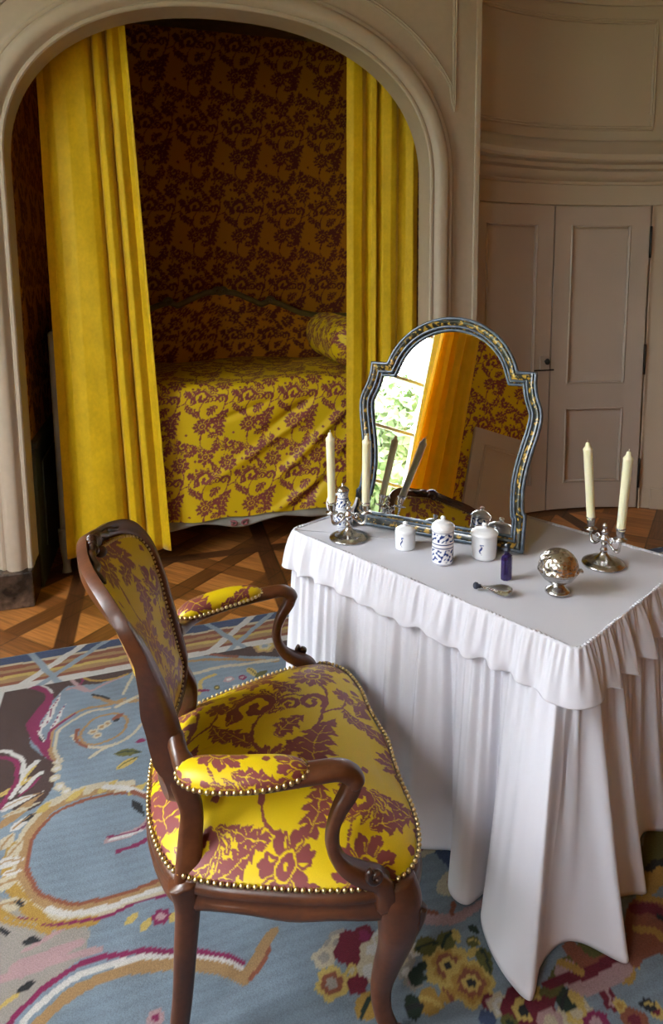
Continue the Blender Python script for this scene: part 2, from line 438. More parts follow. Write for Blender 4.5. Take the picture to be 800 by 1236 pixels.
struct(damask_sheet('wall_alcove_right', room(2.06, -.14, .74), -RW3, Z3, 1.32, 2.46, .0085))
def slab(name, s0, s1, w0, w1, z0, z1, m, kind='structure', bev=0.):
    mb = MB(); mb.box((0, 0, 0), (s1-s0, w1-w0, z1-z0), bev=bev); a = mb.v[0]
    q = MB(); q.add(roomA(a[:, 0]+(s0+s1)/2, a[:, 1]+(w0+w1)/2, a[:, 2]+(z0+z1)/2), [fc[::-1] for fc in mb.f])
    o = q.build(name, m, smooth=False)
    if kind: o['kind'] = kind
    return o
slab('wall_alcove_outer_left', -.16, -.05, -1.58, -.14, 0, 3.3, wainscot_m)
slab('wall_alcove_outer_right', 2.065, 2.18, -1.58, -.44, 0, 3.3, wainscot_m)
slab('wall_alcove_outer_back', -.16, 2.18, -1.62, A_B-.01, 0, 3.3, wainscot_m)
slab('trim_8', -.05, -.02, A_B, -.14, .0, .72, wainscot_m)
slab('trim_9', -.05, -.008, A_B, -.14, .72, .75, wainscot_m, bev=.005)
slab('trim_10', -.02, -.012, -1.2, -.30, .16, .62, wainscot_m, bev=.003)
slab('trim_11', 2.035, 2.065, A_B, -.14, .0, .75, wainscot_m)
slab('trim_12', -.05, 2.06, A_B, A_B+.03, .0, .72, wainscot_m)
slab('ceiling_alcove', -.16, 2.18, -1.62, -.14, 3.2, 3.3, bedgreen)
if 0: mb = MB(); mb.sweep(np.array([room(s, A_B+.002, 3.1) for s in np.linspace(-.05, 2.06, 6)]), [(0, 0), (.05, .0), (.06, .03), (.09, .05), (.10, .1), (0, .1)], ref=RW3)

# --- curved corner wall with doors
CC = (1.55, 2.9); RR = 1.6
def cyl(ang, r, z):
    a = math.radians(ang); return (CC[0]+r*math.cos(a), CC[1]+r*math.sin(a), z)
def cyl_grid(a0, a1, z0, z1, r, na, nz=2):
    v = [cyl(a, r, z) for a in np.linspace(a0, a1, na) for z in np.linspace(z0, z1, nz)]
    return v, grid_faces(na, nz)
v, f = cyl_grid(134, 18, 0, ZC, RR, 70)
struct(mesh_obj('wall_corner', v, f[:, ::-1], paint_wall))
def cyl_band(mb, a0, a1, z0, z1, r0, r1, na=12):
    """solid curved bar, r1 the face towards the room"""
    A = np.linspace(a0, a1, na); v = []
    for a in A: v += [cyl(a, r0, z0), cyl(a, r1, z0), cyl(a, r1, z1), cyl(a, r0, z1)]
    f = []
    for i in range(na-1):
        for k in range(4): l = (k+1) % 4; f.append((i*4+k, i*4+l, i*4+4+l, i*4+4+k))
    f += [(3, 2, 1, 0), tuple((na-1)*4+k for k in range(4))]
    mb.add(v, f)
def cyl_loop(mb, a0, a1, z0, z1, r, prof_):
    pts = [cyl(a, r, z0) for a in np.linspace(a0, a1, 14)]+[cyl(a1, r, z) for z in np.linspace(z0, z1, 14)[1:]]+[cyl(a, r, z1) for a in np.linspace(a1, a0, 14)[1:]]+[cyl(a0, r, z) for z in np.linspace(z1, z0, 14)[1:-1]]
    P = np.array(pts); ref = np.stack([CC[0]-P[:, 0], CC[1]-P[:, 1], P[:, 2]*0], -1)
    mb.sweep(P, prof_, ref=ref, closed=True)
def leaf_door(name, a0, a1, zt):
    """a0 > a1 in degrees: panelled leaf following the curve"""
    mb = MB(); deg = math.degrees(1/RR)
    cyl_band(mb, a0, a1, .012, zt, RR-.004, RR-.016, 16)
    sw = .115*deg
    cyl_band(mb, a0, a0-sw, .012, zt, RR-.016, RR-.034, 5); cyl_band(mb, a1+sw, a1, .012, zt, RR-.016, RR-.034, 5)
    for z0, z1 in ((.012, .19), (.70, .86), (zt-.115, zt)): cyl_band(mb, a0-sw, a1+sw, z0, z1, RR-.016, RR-.034, 10)
    o = struct(mb.build(name, paint_door, smooth=False))
    for z0, z1 in ((.19, .70), (.86, zt-.115)):
        q = MB(); cyl_loop(q, a0-sw, a1+sw, z0, z1, RR-.020, [(-.004, -.016), (.014, -.016), (.020, -.008), (.012, .0), (.014, .010), (.004, .016), (-.004, .016)])
        p = q.build('panel_moulding', paint_door, o); p.modifiers.new('es', 'EDGE_SPLIT').split_angle = math.radians(35)
    return o
ZD = 2.0
d1 = leaf_door('door_1', 130.4, 107.25, ZD)
d2 = leaf_door('door_2', 106.9, 84.0, ZD)
for zc_ in (1.78, 1.02, .25):
    mb = MB(); P = np.array([cyl(83.6, RR-.03, z) for z in np.linspace(zc_-.10, zc_+.10, 6)]); mb.sweep(P, circle(.008, 8), ref=(1, 0, 0)); mb.build('hinge', black_m, d2)
    mb = MB(); P = np.array([cyl(130.2, RR-.045, z) for z in np.linspace(zc_-.10, zc_+.10, 6)]); mb.sweep(P, circle(.008, 8), ref=(1, 0, 0)); mb.build('hinge', black_m, d1)
mb = MB(); cyl_band(mb, 109.9, 107.6, .965, 1.05, RR-.034, RR-.046, 4); mb.build('lock_plate', paint_door, d1, smooth=False)
mb = MB(); kx, ky, kz = cyl(108.8, RR-.075, 1.02); mb.ball((kx, ky, kz), .017, 9, (1, 1, 1.2)); a = np.array(cyl(108.8, RR-.045, 1.02))
mb.sweep(np.array([a, (a+np.array((kx, ky, kz)))/2, (kx, ky, kz)]), circle(.006, 8)); mb.build('door_knob', black_m, d1)
mb = MB(); cyl_band(mb, 111.5, 106.2, .955, .965, RR-.034, RR-.043, 5); mb.build('latch_bar', black_m, d1, smooth=False)
# door surround: thin dark reveals come from the small gaps; raised surround strip
mb = MB(); cyl_band(mb, 133, 80, ZD+.012, ZD+.03, RR-.002, RR-.016, 30); struct(mb.build('trim_14', paint_wall, smooth=False))
mb = MB(); cyl_band(mb, 83.4, 83.0, 0, ZD+.02, RR-.002, RR-.016, 3); struct(mb.build('trim_15', paint_wall, smooth=False))
# cornice over the doors and the panel above it
P = np.array([cyl(a, RR, 2.14) for a in np.linspace(134, 18, 80)]); ref = np.stack([CC[0]-P[:, 0], CC[1]-P[:, 1], P[:, 2]*0], -1)
cp = [(-.01, 0), (.018, 0), (.022, .018), (.045, .030), (.060, .055), (.066, .075), (.100, .088), (.108, .112), (.150, .122), (.160, .135), (.160, .165), (.135, .185), (.105, .205), (.085, .235), (.05, .262), (.02, .272), (-.01, .272)]
mb = MB(); mb.sweep(P, [(a, -b) for a, b in cp], ref=ref); o = struct(mb.build('trim_16', paint_wall)); o.modifiers.new('es', 'EDGE_SPLIT').split_angle = math.radians(35)
mb = MB(); cyl_loop(mb, 131, 84.4, 2.49, 3.13, RR, [(-.004, -.014), (.010, -.014), (.016, -.006), (.010, 0), (.014, .008), (.006, .014), (-.004, .014)])
o = struct(mb.build('trim_17', paint_wall)); o.modifiers.new('es', 'EDGE_SPLIT').split_angle = math.radians(35)
P = np.array([cyl(a, RR, 3.22) for a in np.linspace(134, 18, 80)]); ref = np.stack([CC[0]-P[:, 0], CC[1]-P[:, 1], P[:, 2]*0], -1)
mb = MB(); mb.sweep(P, [(-.01, 0), (.02, 0), (.03, -.03), (.08, -.08), (.14, -.12), (.16, -.2), (-.01, -.2)], ref=ref); o = struct(mb.build('trim_18', paint_wall)); o.modifiers.new('es', 'EDGE_SPLIT').split_angle = math.radians(35)
mb = MB(); cyl_band(mb, 80.5, 18, .0, .14, RR-.001, RR-.018, 30); struct(mb.build('baseboard_corner', paint_wall, smooth=False))

# --- the rest of the room, behind and beside the camera
ochre_bounce = mat('ochre_bounce_wall', (206, 138, 58), .6, var=[(3, .94, 1.05, 3)])  # unseen walls coloured ochre to warm the bounced light
slab('wall_right', S_R, S_R+.15, 1.25, W_F, 0, ZC, ochre_bounce)
slab('wall_front', S_L-.3, S_R+.15, W_F, W_F+.15, 0, ZC, ochre_bounce)
slab('ceiling', S_L-.4, S_R+.2, -1.8, W_F+.2, ZC, ZC+.15, ceil_m)
WIN = [(1.25, 2.74, .42, 3.35), (4.15, 5.35, 1.2, 3.35)]  # second opening is unseen, added for light, its sill raised for steeper light
T_ = .32
for a, b in ((-.14, WIN[0][0]), (WIN[0][1], WIN[1][0]), (WIN[1][1], W_F)): slab('wall_left', S_L-T_, S_L, a, b, 0, ZC, paint_wall)
for a, b, z0, z1 in WIN:
    slab('wall_left', S_L-T_, S_L, a, b, 0, z0, paint_wall); slab('wall_left', S_L-T_, S_L, a, b, z1, ZC, paint_wall)
# damask hangings stretched on the piers of the window wall
for a, b, st in ((.12, WIN[0][0]-.05, .03), (WIN[0][1]+.08, WIN[1][0]-.05, .008)):
    o = damask_sheet('damask_panel', room(S_L+.006, a, .02), RW3, Z3, b-a, 3.5, st); struct(o); o.name = 'wall_left_damask'
slab('baseboard_left', S_L+.0, S_L+.02, .0, W_F, 0, .12, paint)
# windows
def thin_glass():
    m = bpy.data.materials.new('window_glass'); m.use_nodes = True; nt = m.node_tree; nt.nodes.clear()
    o = nt.nodes.new('ShaderNodeOutputMaterial'); t = nt.nodes.new('ShaderNodeBsdfTransparent'); g = nt.nodes.new('ShaderNodeBsdfGlossy'); g.inputs['Roughness'].default_value = .02
    x = nt.nodes.new('ShaderNodeMixShader'); x.inputs[0].default_value = .05
    nt.links.new(t.outputs[0], x.inputs[1]); nt.links.new(g.outputs[0], x.inputs[2]); nt.links.new(x.outputs[0], o.inputs[0]); return m
pane_m = thin_glass()
white_paint = mat('white_window_paint', (214, 214, 212), .4)
for k, (a, b, z0, z1) in enumerate(WIN):
    mb = MB(); c = (a+b)/2; D = S_L-.07
    def bar(s, w0, w1, zz0, zz1, th=.05):
        q = MB(); q.box((0, 0, 0), (th, w1-w0, zz1-zz0), bev=.004); vv = q.v[0]
        mb.add(roomA(vv[:, 0]+s, vv[:, 1]+(w0+w1)/2, vv[:, 2]+(zz0+zz1)/2), q.f)
    bar(D, a, a+.07, z0, z1, .07); bar(D, b-.11, b, z0, z1, .07); bar(D, a, b, z0, z0+.08, .07); bar(D, a, b, z1-.08, z1, .07); bar(D, c-.045, c+.045, z0, z1, .07)
    for z in [q for q in (.84, 1.26, 1.68, 2.10, 2.52, 2.94) if q > z0+.2]: bar(D, a+.07, b-.07, z-.013, z+.013, .035)
    w = struct(mb.build('window_%d' % (k+1), white_paint, smooth=False))
    q = MB(); q.add([room(D, a+.03, z0+.03), room(D, b-.03, z0+.03), room(D, b-.03, z1-.03), room(D, a+.03, z1-.03)], [(0, 1, 2, 3)]); q.build('pane', pane_m, w, smooth=False)
    L_ = bpy.data.lights.new('window_daylight', 'AREA'); L_.shape = 'RECTANGLE'; L_.size = b-a; L_.size_y = z1-z0; L_.cycles.is_portal = True
    lo = bpy.data.objects.new('window_daylight', L_); COL.objects.link(lo); lo.location = room(S_L-.30, c, (z0+z1)/2)
    d = Vector((RS[0], RS[1], 0)); lo.rotation_euler = d.to_track_quat('-Z', 'Z').to_euler()
# low panelled jib door in the window wall, seen in the mirror
mb = slab('door_3', S_L+.008, S_L+.045, 3.11, 3.87, .0, 1.87, paint_door)
struct(panel_loop('trim_19', [(3.22, .2), (3.76, .2), (3.76, 1.74), (3.22, 1.74)], lambda a, b: room(S_L+.046, a, b), RS3, paint_door))

# --- floor: parquet of square panels with diagonal lattice, aligned to the room
def build_floor():
    st = .009
    def colour(s, w):
        Pn = .98; fr = .085
        a = (s-.10) % Pn; b = (w+.33) % Pn; ia = np.floor((s-.10)/Pn); ib = np.floor((w+.33)/Pn)
        edge = (a < fr) | (b < fr)
        p = (a+b)/math.sqrt(2); q = (a-b)/math.sqrt(2)
        c = .32; bw = .105
        ip = np.floor(p/c); iq = np.floor(q/c); pp = p % c; qq = q % c
        inp = pp < bw; inq = qq < bw
        over = ((ip+iq) % 2 == 0)
        vert = inp & (~inq | over); hor = inq & ~vert
        h = lambda x, y, z: (np.sin(x*12.9898+y*78.233+z*37.719)*43758.5453) % 1
        tone = .85+.3*h(ip+ia*7, iq+ib*13, 1.)
        light = lin((174, 114, 58)); mid = lin((150, 94, 46)); dark = lin((84, 50, 28))
        col = np.empty(s.shape+(3,)); col[:] = light; col *= tone[..., None]
        g = np.stack([p, q*1., tone*9], -1)
        m = vert; col[m] = (mid*.50)[None]*(.8+.5*h(ip+ia, 2., ib)[m])[:, None]; g[m] = np.stack([q, p, ip+ia*3], -1)[m]
        m = hor; col[m] = (mid*.85)[None]*(.8+.5*h(iq+ia, 5., ib)[m])[:, None]; g[m] = np.stack([p, q, iq+ib*5], -1)[m]
        m = edge & (a < fr); col[m] = (dark*.9)[None]*(.8+.5*h(ia, np.floor(w/.98), 3.)[m])[:, None]; g[m] = np.stack([w, s, ia], -1)[m]
        m = edge & ~(a < fr); col[m] = (dark*1.1)[None]*(.8+.5*h(ib, np.floor(s/.98), 4.)[m])[:, None]; g[m] = np.stack([s, w, ib], -1)[m]
        seam = (np.abs(pp-bw) < .0035) | (np.abs(qq-bw) < .0035) | (pp < .0035) | (qq < .0035) | (np.abs(a-fr) < .004) | (np.abs(b-fr) < .004)
        col[seam] *= .35
        return col, g
    sa = np.concatenate([np.arange(S_L-.3, 4.6, st)]); wa = np.concatenate([np.arange(-1.62, 1.6, st), np.linspace(1.6, W_F+.1, 12)])
    Sg, Wg = np.meshgrid(sa, wa, indexing='ij'); col, g = colour(Sg, Wg)
    V = roomA(Sg, Wg, Sg*0).reshape(-1, 3)
    return struct(mesh_obj('floor', V, grid_faces(len(sa), len(wa))[:, ::-1], floor_m, None, True, col.reshape(-1, 3), g.reshape(-1, 3)))
build_floor()

# --- garden outside the windows
def tree(x, y, h, r, label, z0=-.8):
    t = empty('garden_tree', (x, y, z0)); tag(t, label, 'tree')
    n = 5200; d = rng.normal(size=(n, 3)); d /= np.linalg.norm(d, axis=1)[:, None]; rad = r*(.55+.45*rng.random(n)**.5)
    c = d*rad[:, None]*np.array((1, 1, .85))*(1+.22*np.sin(d[:, 0:1]*5+d[:, 2:3]*7)); c[:, 2] += h-r*.8
    a = rng.normal(size=(n, 3)); a /= np.linalg.norm(a, axis=1)[:, None]; b = np.cross(a, d); b /= np.linalg.norm(b, axis=1)[:, None]+1e-9
    L = .075+.05*rng.random((n, 1)); V = np.stack([c-a*L, c+b*L*.45, c+a*L, c-b*L*.45], 1).reshape(-1, 3)
    mesh_obj('crown', V, np.arange(n*4).reshape(n, 4), leaf_m, t, False)
    mb = MB(); mb.sweep(spline([(0, 0, 0), (.05, .03, h*.3), (-.03, .02, h*.55), (.02, 0, h*.8)], 5), circle(.12, 8), np.linspace(1, .4, 16)); mb.build('trunk', bark_m, t)
    return t
for k, (s, w, h, r, lb) in enumerate([(-4.8, .45, 3.9, 1.3, 'round green garden tree seen reflected in the table mirror'), (-5.0, 3.7, 3.7, 1.2, 'low green garden tree outside beyond the yellow window curtain'),
                                      (-9.4, -2.2, 3.9, 1.6, 'tall green garden tree outside at the far end of the window wall'), (-6.8, 7.2, 4.2, 1.5, 'broad green garden tree added outside the added second window')]):  # last tree is unseen, placed to block low sky light at the added window
    p = room(s, w, 0); tree(p[0], p[1], h, r, lb)
o = mesh_obj('lawn', [room(-30, -25, -.8), room(S_L-.4, -25, -.8), room(S_L-.4, 30, -.8), room(-30, 30, -.8)], [(0, 1, 2, 3)], lawn_m, smooth=False); tag(o, 'green lawn outside the windows', 'lawn', kind='stuff')

# ================================================================== RUG
def build_rug():
    A = np.array(at(0, 797)[:2]); B = np.array(at(325, 742)[:2]); ua = (B-A)/np.linalg.norm(B-A); ub = np.array((ua[1], -ua[0]))
    left = np.array(at(8, 838)[:2]); a0 = (left-A)@ua-.27; O = A+ua*a0
    aa = np.concatenate([np.arange(0, 3.0, .0052), np.linspace(3.0, 3.7, 30)]); bb = np.concatenate([np.arange(0, 2.55, .0052), np.linspace(2.55, 4.2, 30)])
    Ag, Bg = np.meshgrid(aa, bb, indexing='ij')
    X = O[0]+ua[0]*Ag+ub[0]*Bg; Y = O[1]+ua[1]*Ag+ub[1]*Bg
    # soft wobble so that woven edges are not ruler straight
    Xw = X+.0018*np.sin(Y*61+X*17)+.001*np.sin(X*97); Yw = Y+.0018*np.sin(X*57-Y*23)+.001*np.sin(Y*89)
    C = np.empty(X.shape+(3,))
    c = lambda *k: lin(k)
    blue = c(128, 143, 156); navy = c(66, 80, 112); brown = c(78, 58, 54); cream = c(196, 184, 158); tan = c(168, 134, 92); white = c(206, 202, 196)
    mag = c(134, 42, 84); pink = c(178, 146, 148); och = c(176, 140, 66); grey = c(158, 150, 142); rust = c(142, 84, 62); olive = c(98, 96, 48); dk = c(44, 44, 46)
    wine = c(112, 34, 50); gold = c(198, 172, 96); dgreen = c(42, 56, 46); lblue = c(146, 160, 172)
    C[:] = blue
    n1 = np.sin(X*9+Y*4)*np.sin(Y*11-X*3); C *= (1+.06*n1)[..., None]
    C *= (1+.05*np.sin(Bg*210+2*np.sin(Ag*7)))[..., None]*(1+.04*np.sin(Ag*37+np.sin(Bg*9)*3))[..., None]
    def W(pts, n=6, closed=False, smooth=True):
        P = np.array([at(*p)[:2] for p in pts]); return spline(P, n, closed) if smooth else P
    def fill(P, col):
        x0, y0 = P.min(0); x1, y1 = P.max(0)
        sel = (Xw >= x0) & (Xw <= x1) & (Yw >= y0) & (Yw <= y1); idx = np.nonzero(sel); px_, py_ = Xw[idx], Yw[idx]
        ins = np.zeros(len(px_), bool); q = P[-1]
        for p in P:
            if p[1] != q[1]:
                k = ((p[1] > py_) != (q[1] > py_)) & (px_ < (q[0]-p[0])*(py_-p[1])/(q[1]-p[1])+p[0]); ins ^= k
            q = p
        ii = (idx[0][ins], idx[1][ins]); C[ii] = col
    def poly(pts, col, smooth=True): fill(W(pts, 6, True, smooth), col)
    def line(pts, w, col, w1=None, px_=True, n=10):
        P = W(pts, n) if px_ else spline(np.array(pts), n); w1 = w if w1 is None else w1
        for i in range(len(P)-1):
            p, q = P[i], P[i+1]; k = i/(len(P)-1); ww = w+(w1-w)*k
            sel = np.nonzero((Xw > min(p[0], q[0])-ww) & (Xw < max(p[0], q[0])+ww) & (Yw > min(p[1], q[1])-ww) & (Yw < max(p[1], q[1])+ww))
            d = q-p; L2 = d@d+1e-12; x = Xw[sel]-p[0]; y = Yw[sel]-p[1]; t = np.clip((x*d[0]+y*d[1])/L2, 0, 1)
            ins = (x-t*d[0])**2+(y-t*d[1])**2 < ww*ww; C[(sel[0][ins], sel[1][ins])] = col
    def bloom(x, y, r, cols, n=6, ph=0.):
        p = at(x, y); dx = Xw-p[0]; dy = Yw-p[1]; sel = np.nonzero(dx*dx+dy*dy < r*r*1.3); dx, dy = dx[sel], dy[sel]
        rho = np.hypot(dx, dy); th = np.arctan2(dy, dx)+ph; R = r*(.82+.18*np.abs(np.cos(n*th/2)))
        for k, cc in enumerate(cols):
            ins = rho < R*(1-k/len(cols)); C[(sel[0][ins], sel[1][ins])] = cc
        return
    def leafp(x0, y0, x1, y1, w, col, vein=None):
        p = np.array(at(x0, y0)[:2]); q = np.array(at(x1, y1)[:2]); d = q-p; nrm = np.array((-d[1], d[0]))/np.linalg.norm(d)
        t = np.linspace(0, 1, 12); up = p+d*t[:, None]+nrm*(w*np.sin(PI*t**.8))[:, None]; dn = p+d*t[::-1, None]-nrm*(w*np.sin(PI*t[::-1]**.8))[:, None]
        fill(np.concatenate([up, dn]), col)
        if vein is not None: line([p+d*.1, p+d*.5+nrm*.004, p+d*.9], w*.16, vein, px_=False)
    # brown ground of the corner
    poly([(-60, 800), (230, 770), (345, 752), (345, 795), (286, 794), (229, 794), (165, 812), (118, 828), (82, 830), (60, 850), (34, 880), (38, 905), (67, 925), (66, 950), (50, 975), (28, 985), (0, 975), (-80, 985)], brown, False)
    poly([(345, 750), (520, 728), (520, 790), (345, 795)], brown, False)
    # greyish lower left
    poly([(-80, 1085), (0, 1085), (50, 1112), (100, 1100), (110, 1130), (100, 1158), (60, 1190), (15, 1236), (-60, 1290), (-150, 1290)], grey, False)
    line([(20, 1172), (60, 1155), (98, 1140)], .018, pink, .008); line([(-10, 1185), (30, 1178), (75, 1160), (120, 1150)], .010, pink); line([(30, 1150), (70, 1128), (105, 1118)], .006, pink)
    line([(0, 1125), (8, 1130)], .006, dk); leafp(26, 1140, 52, 1136, .010, dk); leafp(18, 1202, 46, 1186, .009, dk); line([(-5, 1225), (20, 1205)], .005, gold)
    # lower arc
    line([(5, 1248), (24, 1224), (60, 1190), (110, 1163), (170, 1152), (215, 1152), (262, 1156), (292, 1168)], .0075, mag)
    line([(22, 1250), (40, 1224), (72, 1196), (118, 1172), (175, 1160), (215, 1160), (262, 1164), (294, 1176)], .0085, white)
    line([(34, 1256), (54, 1232), (82, 1206), (126, 1183), (178, 1170), (216, 1168), (260, 1172), (296, 1186)], .014, tan)
    line([(296, 1184), (306, 1166), (318, 1146), (330, 1128)], .013, tan); line([(303, 1186), (313, 1170), (326, 1148)], .0055, rust)
    # great C scroll
    cs = [(235, 1052), (205, 1061), (165, 1075), (125, 1088), (92, 1093), (62, 1088), (42, 1072), (35, 1048), (40, 1018), (60, 992), (94, 973), (130, 963), (165, 961)]
    def offs(k): return [(x-k*.5, y-k*.8) if y < 1000 else (x-k, y+k*.2) if x < 45 else (x-k*.4, y+k) for x, y in cs]
    line(offs(15), .014, cream); line(offs(26)[3:9], .014, och); line(offs(8), .013, tan); line(offs(13)[:6], .008, white); line(offs(1), .006, rust)
    for k, (x, y) in enumerate([(56, 972), (72, 963), (92, 957), (110, 951), (130, 947), (150, 947), (166, 950)]): leafp(x-12, y+14, x+12, y-4, .013, cream if k % 2 else gold)
    line([(242, 1066), (205, 1080), (160, 1096), (130, 1107), (95, 1116), (60, 1118), (20, 1110), (-20, 1096)], .005, mag)
    line([(128, 952), (150, 954), (172, 960), (185, 972)], .010, white); line([(160, 958), (176, 964), (184, 975)], .008, rust); leafp(160, 968, 174, 988, .012, dk)
    line([(184, 980), (178, 996), (160, 1008), (130, 1018)], .013, pink, .010); line([(185, 984), (172, 1002), (145, 1012), (130, 1014)], .004, mag); line([(188, 1008), (170, 1020), (142, 1030)], .007, mag)
    line([(172, 1005), (150, 1012), (132, 1018)], .005, white)
    # feathery leaves at the left of the scroll
    for (x0, y0, x1, y1, w, cc) in [(-10, 1075, 28, 1062, .022, cream), (-10, 1050, 30, 1040, .018, white), (-8, 1100, 34, 1092, .022, cream), (2, 1060, 30, 1052, .010, white), (-2, 1030, 18, 1008, .02, cream), (8, 1040, 30, 1015, .018, cream), (12, 1008, 40, 985, .016, white),
                                    (-10, 1010, 52, 960, .018, tan), (-10, 985, 52, 958, .015, white), (-10, 970, 45, 938, .012, gold), (0, 990, 50, 972, .010, cream), (26, 996, 44, 984, .010, dk), (18, 1090, 32, 1097, .008, dk)]:
        leafp(x0, y0, x1, y1, w, cc, tan if cc is not tan else None)
    line([(-6, 1110), (20, 1118), (60, 1128)], .006, och); poly([(-40, 1098), (0, 1100), (30, 1112), (70, 1116), (40, 1118), (0, 1108), (-40, 1104)], och)
    # magenta plume, lower left
    line([(-10, 918), (8, 917), (20, 925), (20, 945), (8, 968), (-4, 982)], .0075, mag); line([(-10, 912), (10, 910), (26, 920), (28, 940), (14, 966)], .007, white)
    line([(28, 945), (36, 930), (44, 922)], .009, white); line([(26, 958), (40, 944), (50, 936)], .009, white); line([(24, 964), (38, 952), (48, 942)], .004, mag); line([(25, 950), (34, 938), (42, 928)], .004, gold)
    # magenta plume, upper
    poly([(33, 833), (44, 829), (56, 832), (64, 842), (60, 858), (50, 872), (48, 886), (58, 900), (66, 918), (62, 922), (48, 908), (36, 892), (32, 878), (40, 864), (52, 850), (54, 840), (46, 835)], mag)
    for (x0, y0, x1, y1, w) in [(50, 884, 66, 850, .008), (54, 880, 74, 838, .009), (60, 888, 80, 850, .008), (46, 892, 58, 862, .006)]: leafp(x0, y0, x1, y1, w, white, mag)
    line([(33, 833), (46, 829), (58, 832), (63, 838)], .004, white); leafp(47, 890, 53, 898, .008, dk); leafp(46, 884, 54, 900, .004, white)
    for x, y in ((68, 930), (67, 942), (72, 953), (80, 958), (70, 922)): bloom(x, y, .018, [cream, white], 5)
    # ribbon scrolls in the blue
    line([(66, 920), (60, 900), (66, 882), (82, 868), (104, 858), (130, 853), (150, 846)], .007, tan); line([(72, 922), (66, 902), (72, 884), (88, 872), (110, 861), (132, 857)], .006, cream); line([(58, 905), (60, 888), (72, 876), (90, 864)], .005, mag)
    line([(96, 893), (102, 880), (118, 868), (138, 864), (152, 868), (152, 880), (140, 892), (120, 900), (104, 900), (96, 892)], .0055, tan)
    line([(88, 890), (96, 900), (118, 905), (142, 900), (160, 888), (172, 876)], .006, cream); line([(94, 882), (92, 896), (104, 904)], .006, rust)
    for x, y in ((112, 886), (122, 880), (130, 876), (118, 890)): bloom(x, y, .016, [cream, tan], 5)
    line([(110, 917), (122, 908), (140, 900)], .006, cream)
    leafp(136, 872, 150, 862, .012, rust); leafp(138, 874, 146, 868, .007, dk); line([(116, 843), (140, 850), (165, 848)], .010, tan); line([(112, 840), (132, 846)], .005, dk); line([(140, 856), (160, 846), (176, 838)], .008, cream); line([(148, 840), (156, 826), (162, 812)], .006, cream)
    line([(82, 834), (90, 832), (108, 836), (126, 828), (150, 818)], .006, pink); line([(104, 836), (90, 826), (84, 818), (92, 809), (104, 806), (112, 812)], .008, pink); line([(100, 820), (116, 824), (134, 822), (154, 816)], .0055, och)
    line([(96, 812), (112, 806), (130, 806), (134, 804)], .006, cream); line([(92, 815), (100, 822), (96, 828)], .005, mag)
    leafp(138, 912, 172, 910, .018, olive, dgreen); leafp(140, 932, 168, 914, .016, gold, olive); leafp(164, 898, 176, 896, .012, mag)
    bloom(195, 1110, .024, [mag, pink], 6, 1.); leafp(150, 1120, 168, 1104, .010, gold); leafp(170, 1128, 182, 1110, .012, gold); leafp(205, 1118, 214, 1104, .012, gold); bloom(188, 1233, .02, [pink, mag], 5)
    # behind the seat
    line([(228, 800), (255, 798), (290, 798), (335, 800)], .009, tan); line([(228, 790), (250, 792), (286, 795)], .008, rust)
    line([(232, 816), (262, 808), (300, 803), (335, 798)], .010, cream); line([(240, 840), (244, 824), (258, 817)], .009, gold); bloom(320, 782, .055, [tan, gold, cream, lblue], 6)
    leafp(298, 808, 314, 820, .016, gold, olive); leafp(322, 811, 308, 820, .016, olive); leafp(234, 837, 256, 835, .008, mag)
    for x, y, r, cc in ((276, 822, .02, [pink, white]), (292, 820, .016, [mag, pink]), (270, 845, .03, [pink, mag, white]), (262, 832, .014, [olive, gold]), (252, 850, .03, [olive, dgreen]), (285, 832, .016, [white, pink]), (300, 830, .012, [gold, olive])): bloom(x, y, r, cc, 5)
    # flowers by the front leg and beyond it
    for x, y, r, cc, n in [(408, 1142, .035, [grey, cream, grey], 6), (392, 1160, .03, [cream, grey], 5), (400, 1190, .04, [gold, rust, grey], 6), (428, 1148, .05, [wine, wine], 5), (440, 1132, .028, [wine, mag], 5), (448, 1150, .03, [cream, white], 5), (462, 1138, .03, [white, cream, white], 6), (446, 1176, .032, [cream, white], 6),
                           (430, 1192, .026, [wine, wine], 5), (425, 1174, .016, [gold, cream], 5), (485, 1165, .03, [grey, cream], 6), (500, 1188, .024, [grey, pink], 5), (500, 1150, .02, [white, cream], 5), (490, 1176, .02, [grey, white], 5),
                           (540, 1168, .060, [gold, gold, och, rust, gold, dk], 8), (568, 1190, .055, [gold, och, rust, gold, dk], 7), (592, 1212, .02, [wine, pink], 5), (605, 1218, .03, [cream, white, cream], 6), (632, 1222, .05, [wine, wine, gold, dk], 6),
                           (652, 1215, .035, [wine, wine], 5), (645, 1200, .018, [gold, och], 5), (695, 1226, .04, [cream, gold, cream], 6), (738, 1214, .022, [wine, pink], 5), (748, 1218, .016, [gold, och], 5), (765, 1236, .03, [rust, wine], 5), (792, 1225, .02, [gold, wine], 5), (588, 1232, .02, [navy, navy], 5), (720, 1240, .03, [mag, pink], 6),
                           (615, 1240, .02, [olive, dgreen], 5), (665, 1238, .03, [pink, cream], 6)]: bloom(x, y, r, cc, n, x*.3)
    for x0, y0, x1, y1, w, cc, vv in [(500, 1150, 532, 1140, .024, olive, dgreen), (534, 1148, 545, 1125, .022, olive, dgreen), (545, 1124, 556, 1142, .010, gold, None), (562, 1138, 580, 1142, .014, olive, gold), (565, 1120, 578, 1132, .010, dgreen, None), (562, 1160, 582, 1146, .009, gold, None), (436, 1236, 452, 1196, .026, och, dgreen),
                                      (492, 1182, 516, 1184, .022, dgreen, None), (505, 1166, 512, 1176, .014, dgreen, None), (505, 1206, 535, 1218, .030, och, gold), (535, 1195, 548, 1215, .02, och, rust), (486, 1222, 512, 1216, .028, dgreen, dk), (580, 1146, 592, 1180, .018, olive, dgreen), (676, 1224, 690, 1196, .022, dgreen, dk),
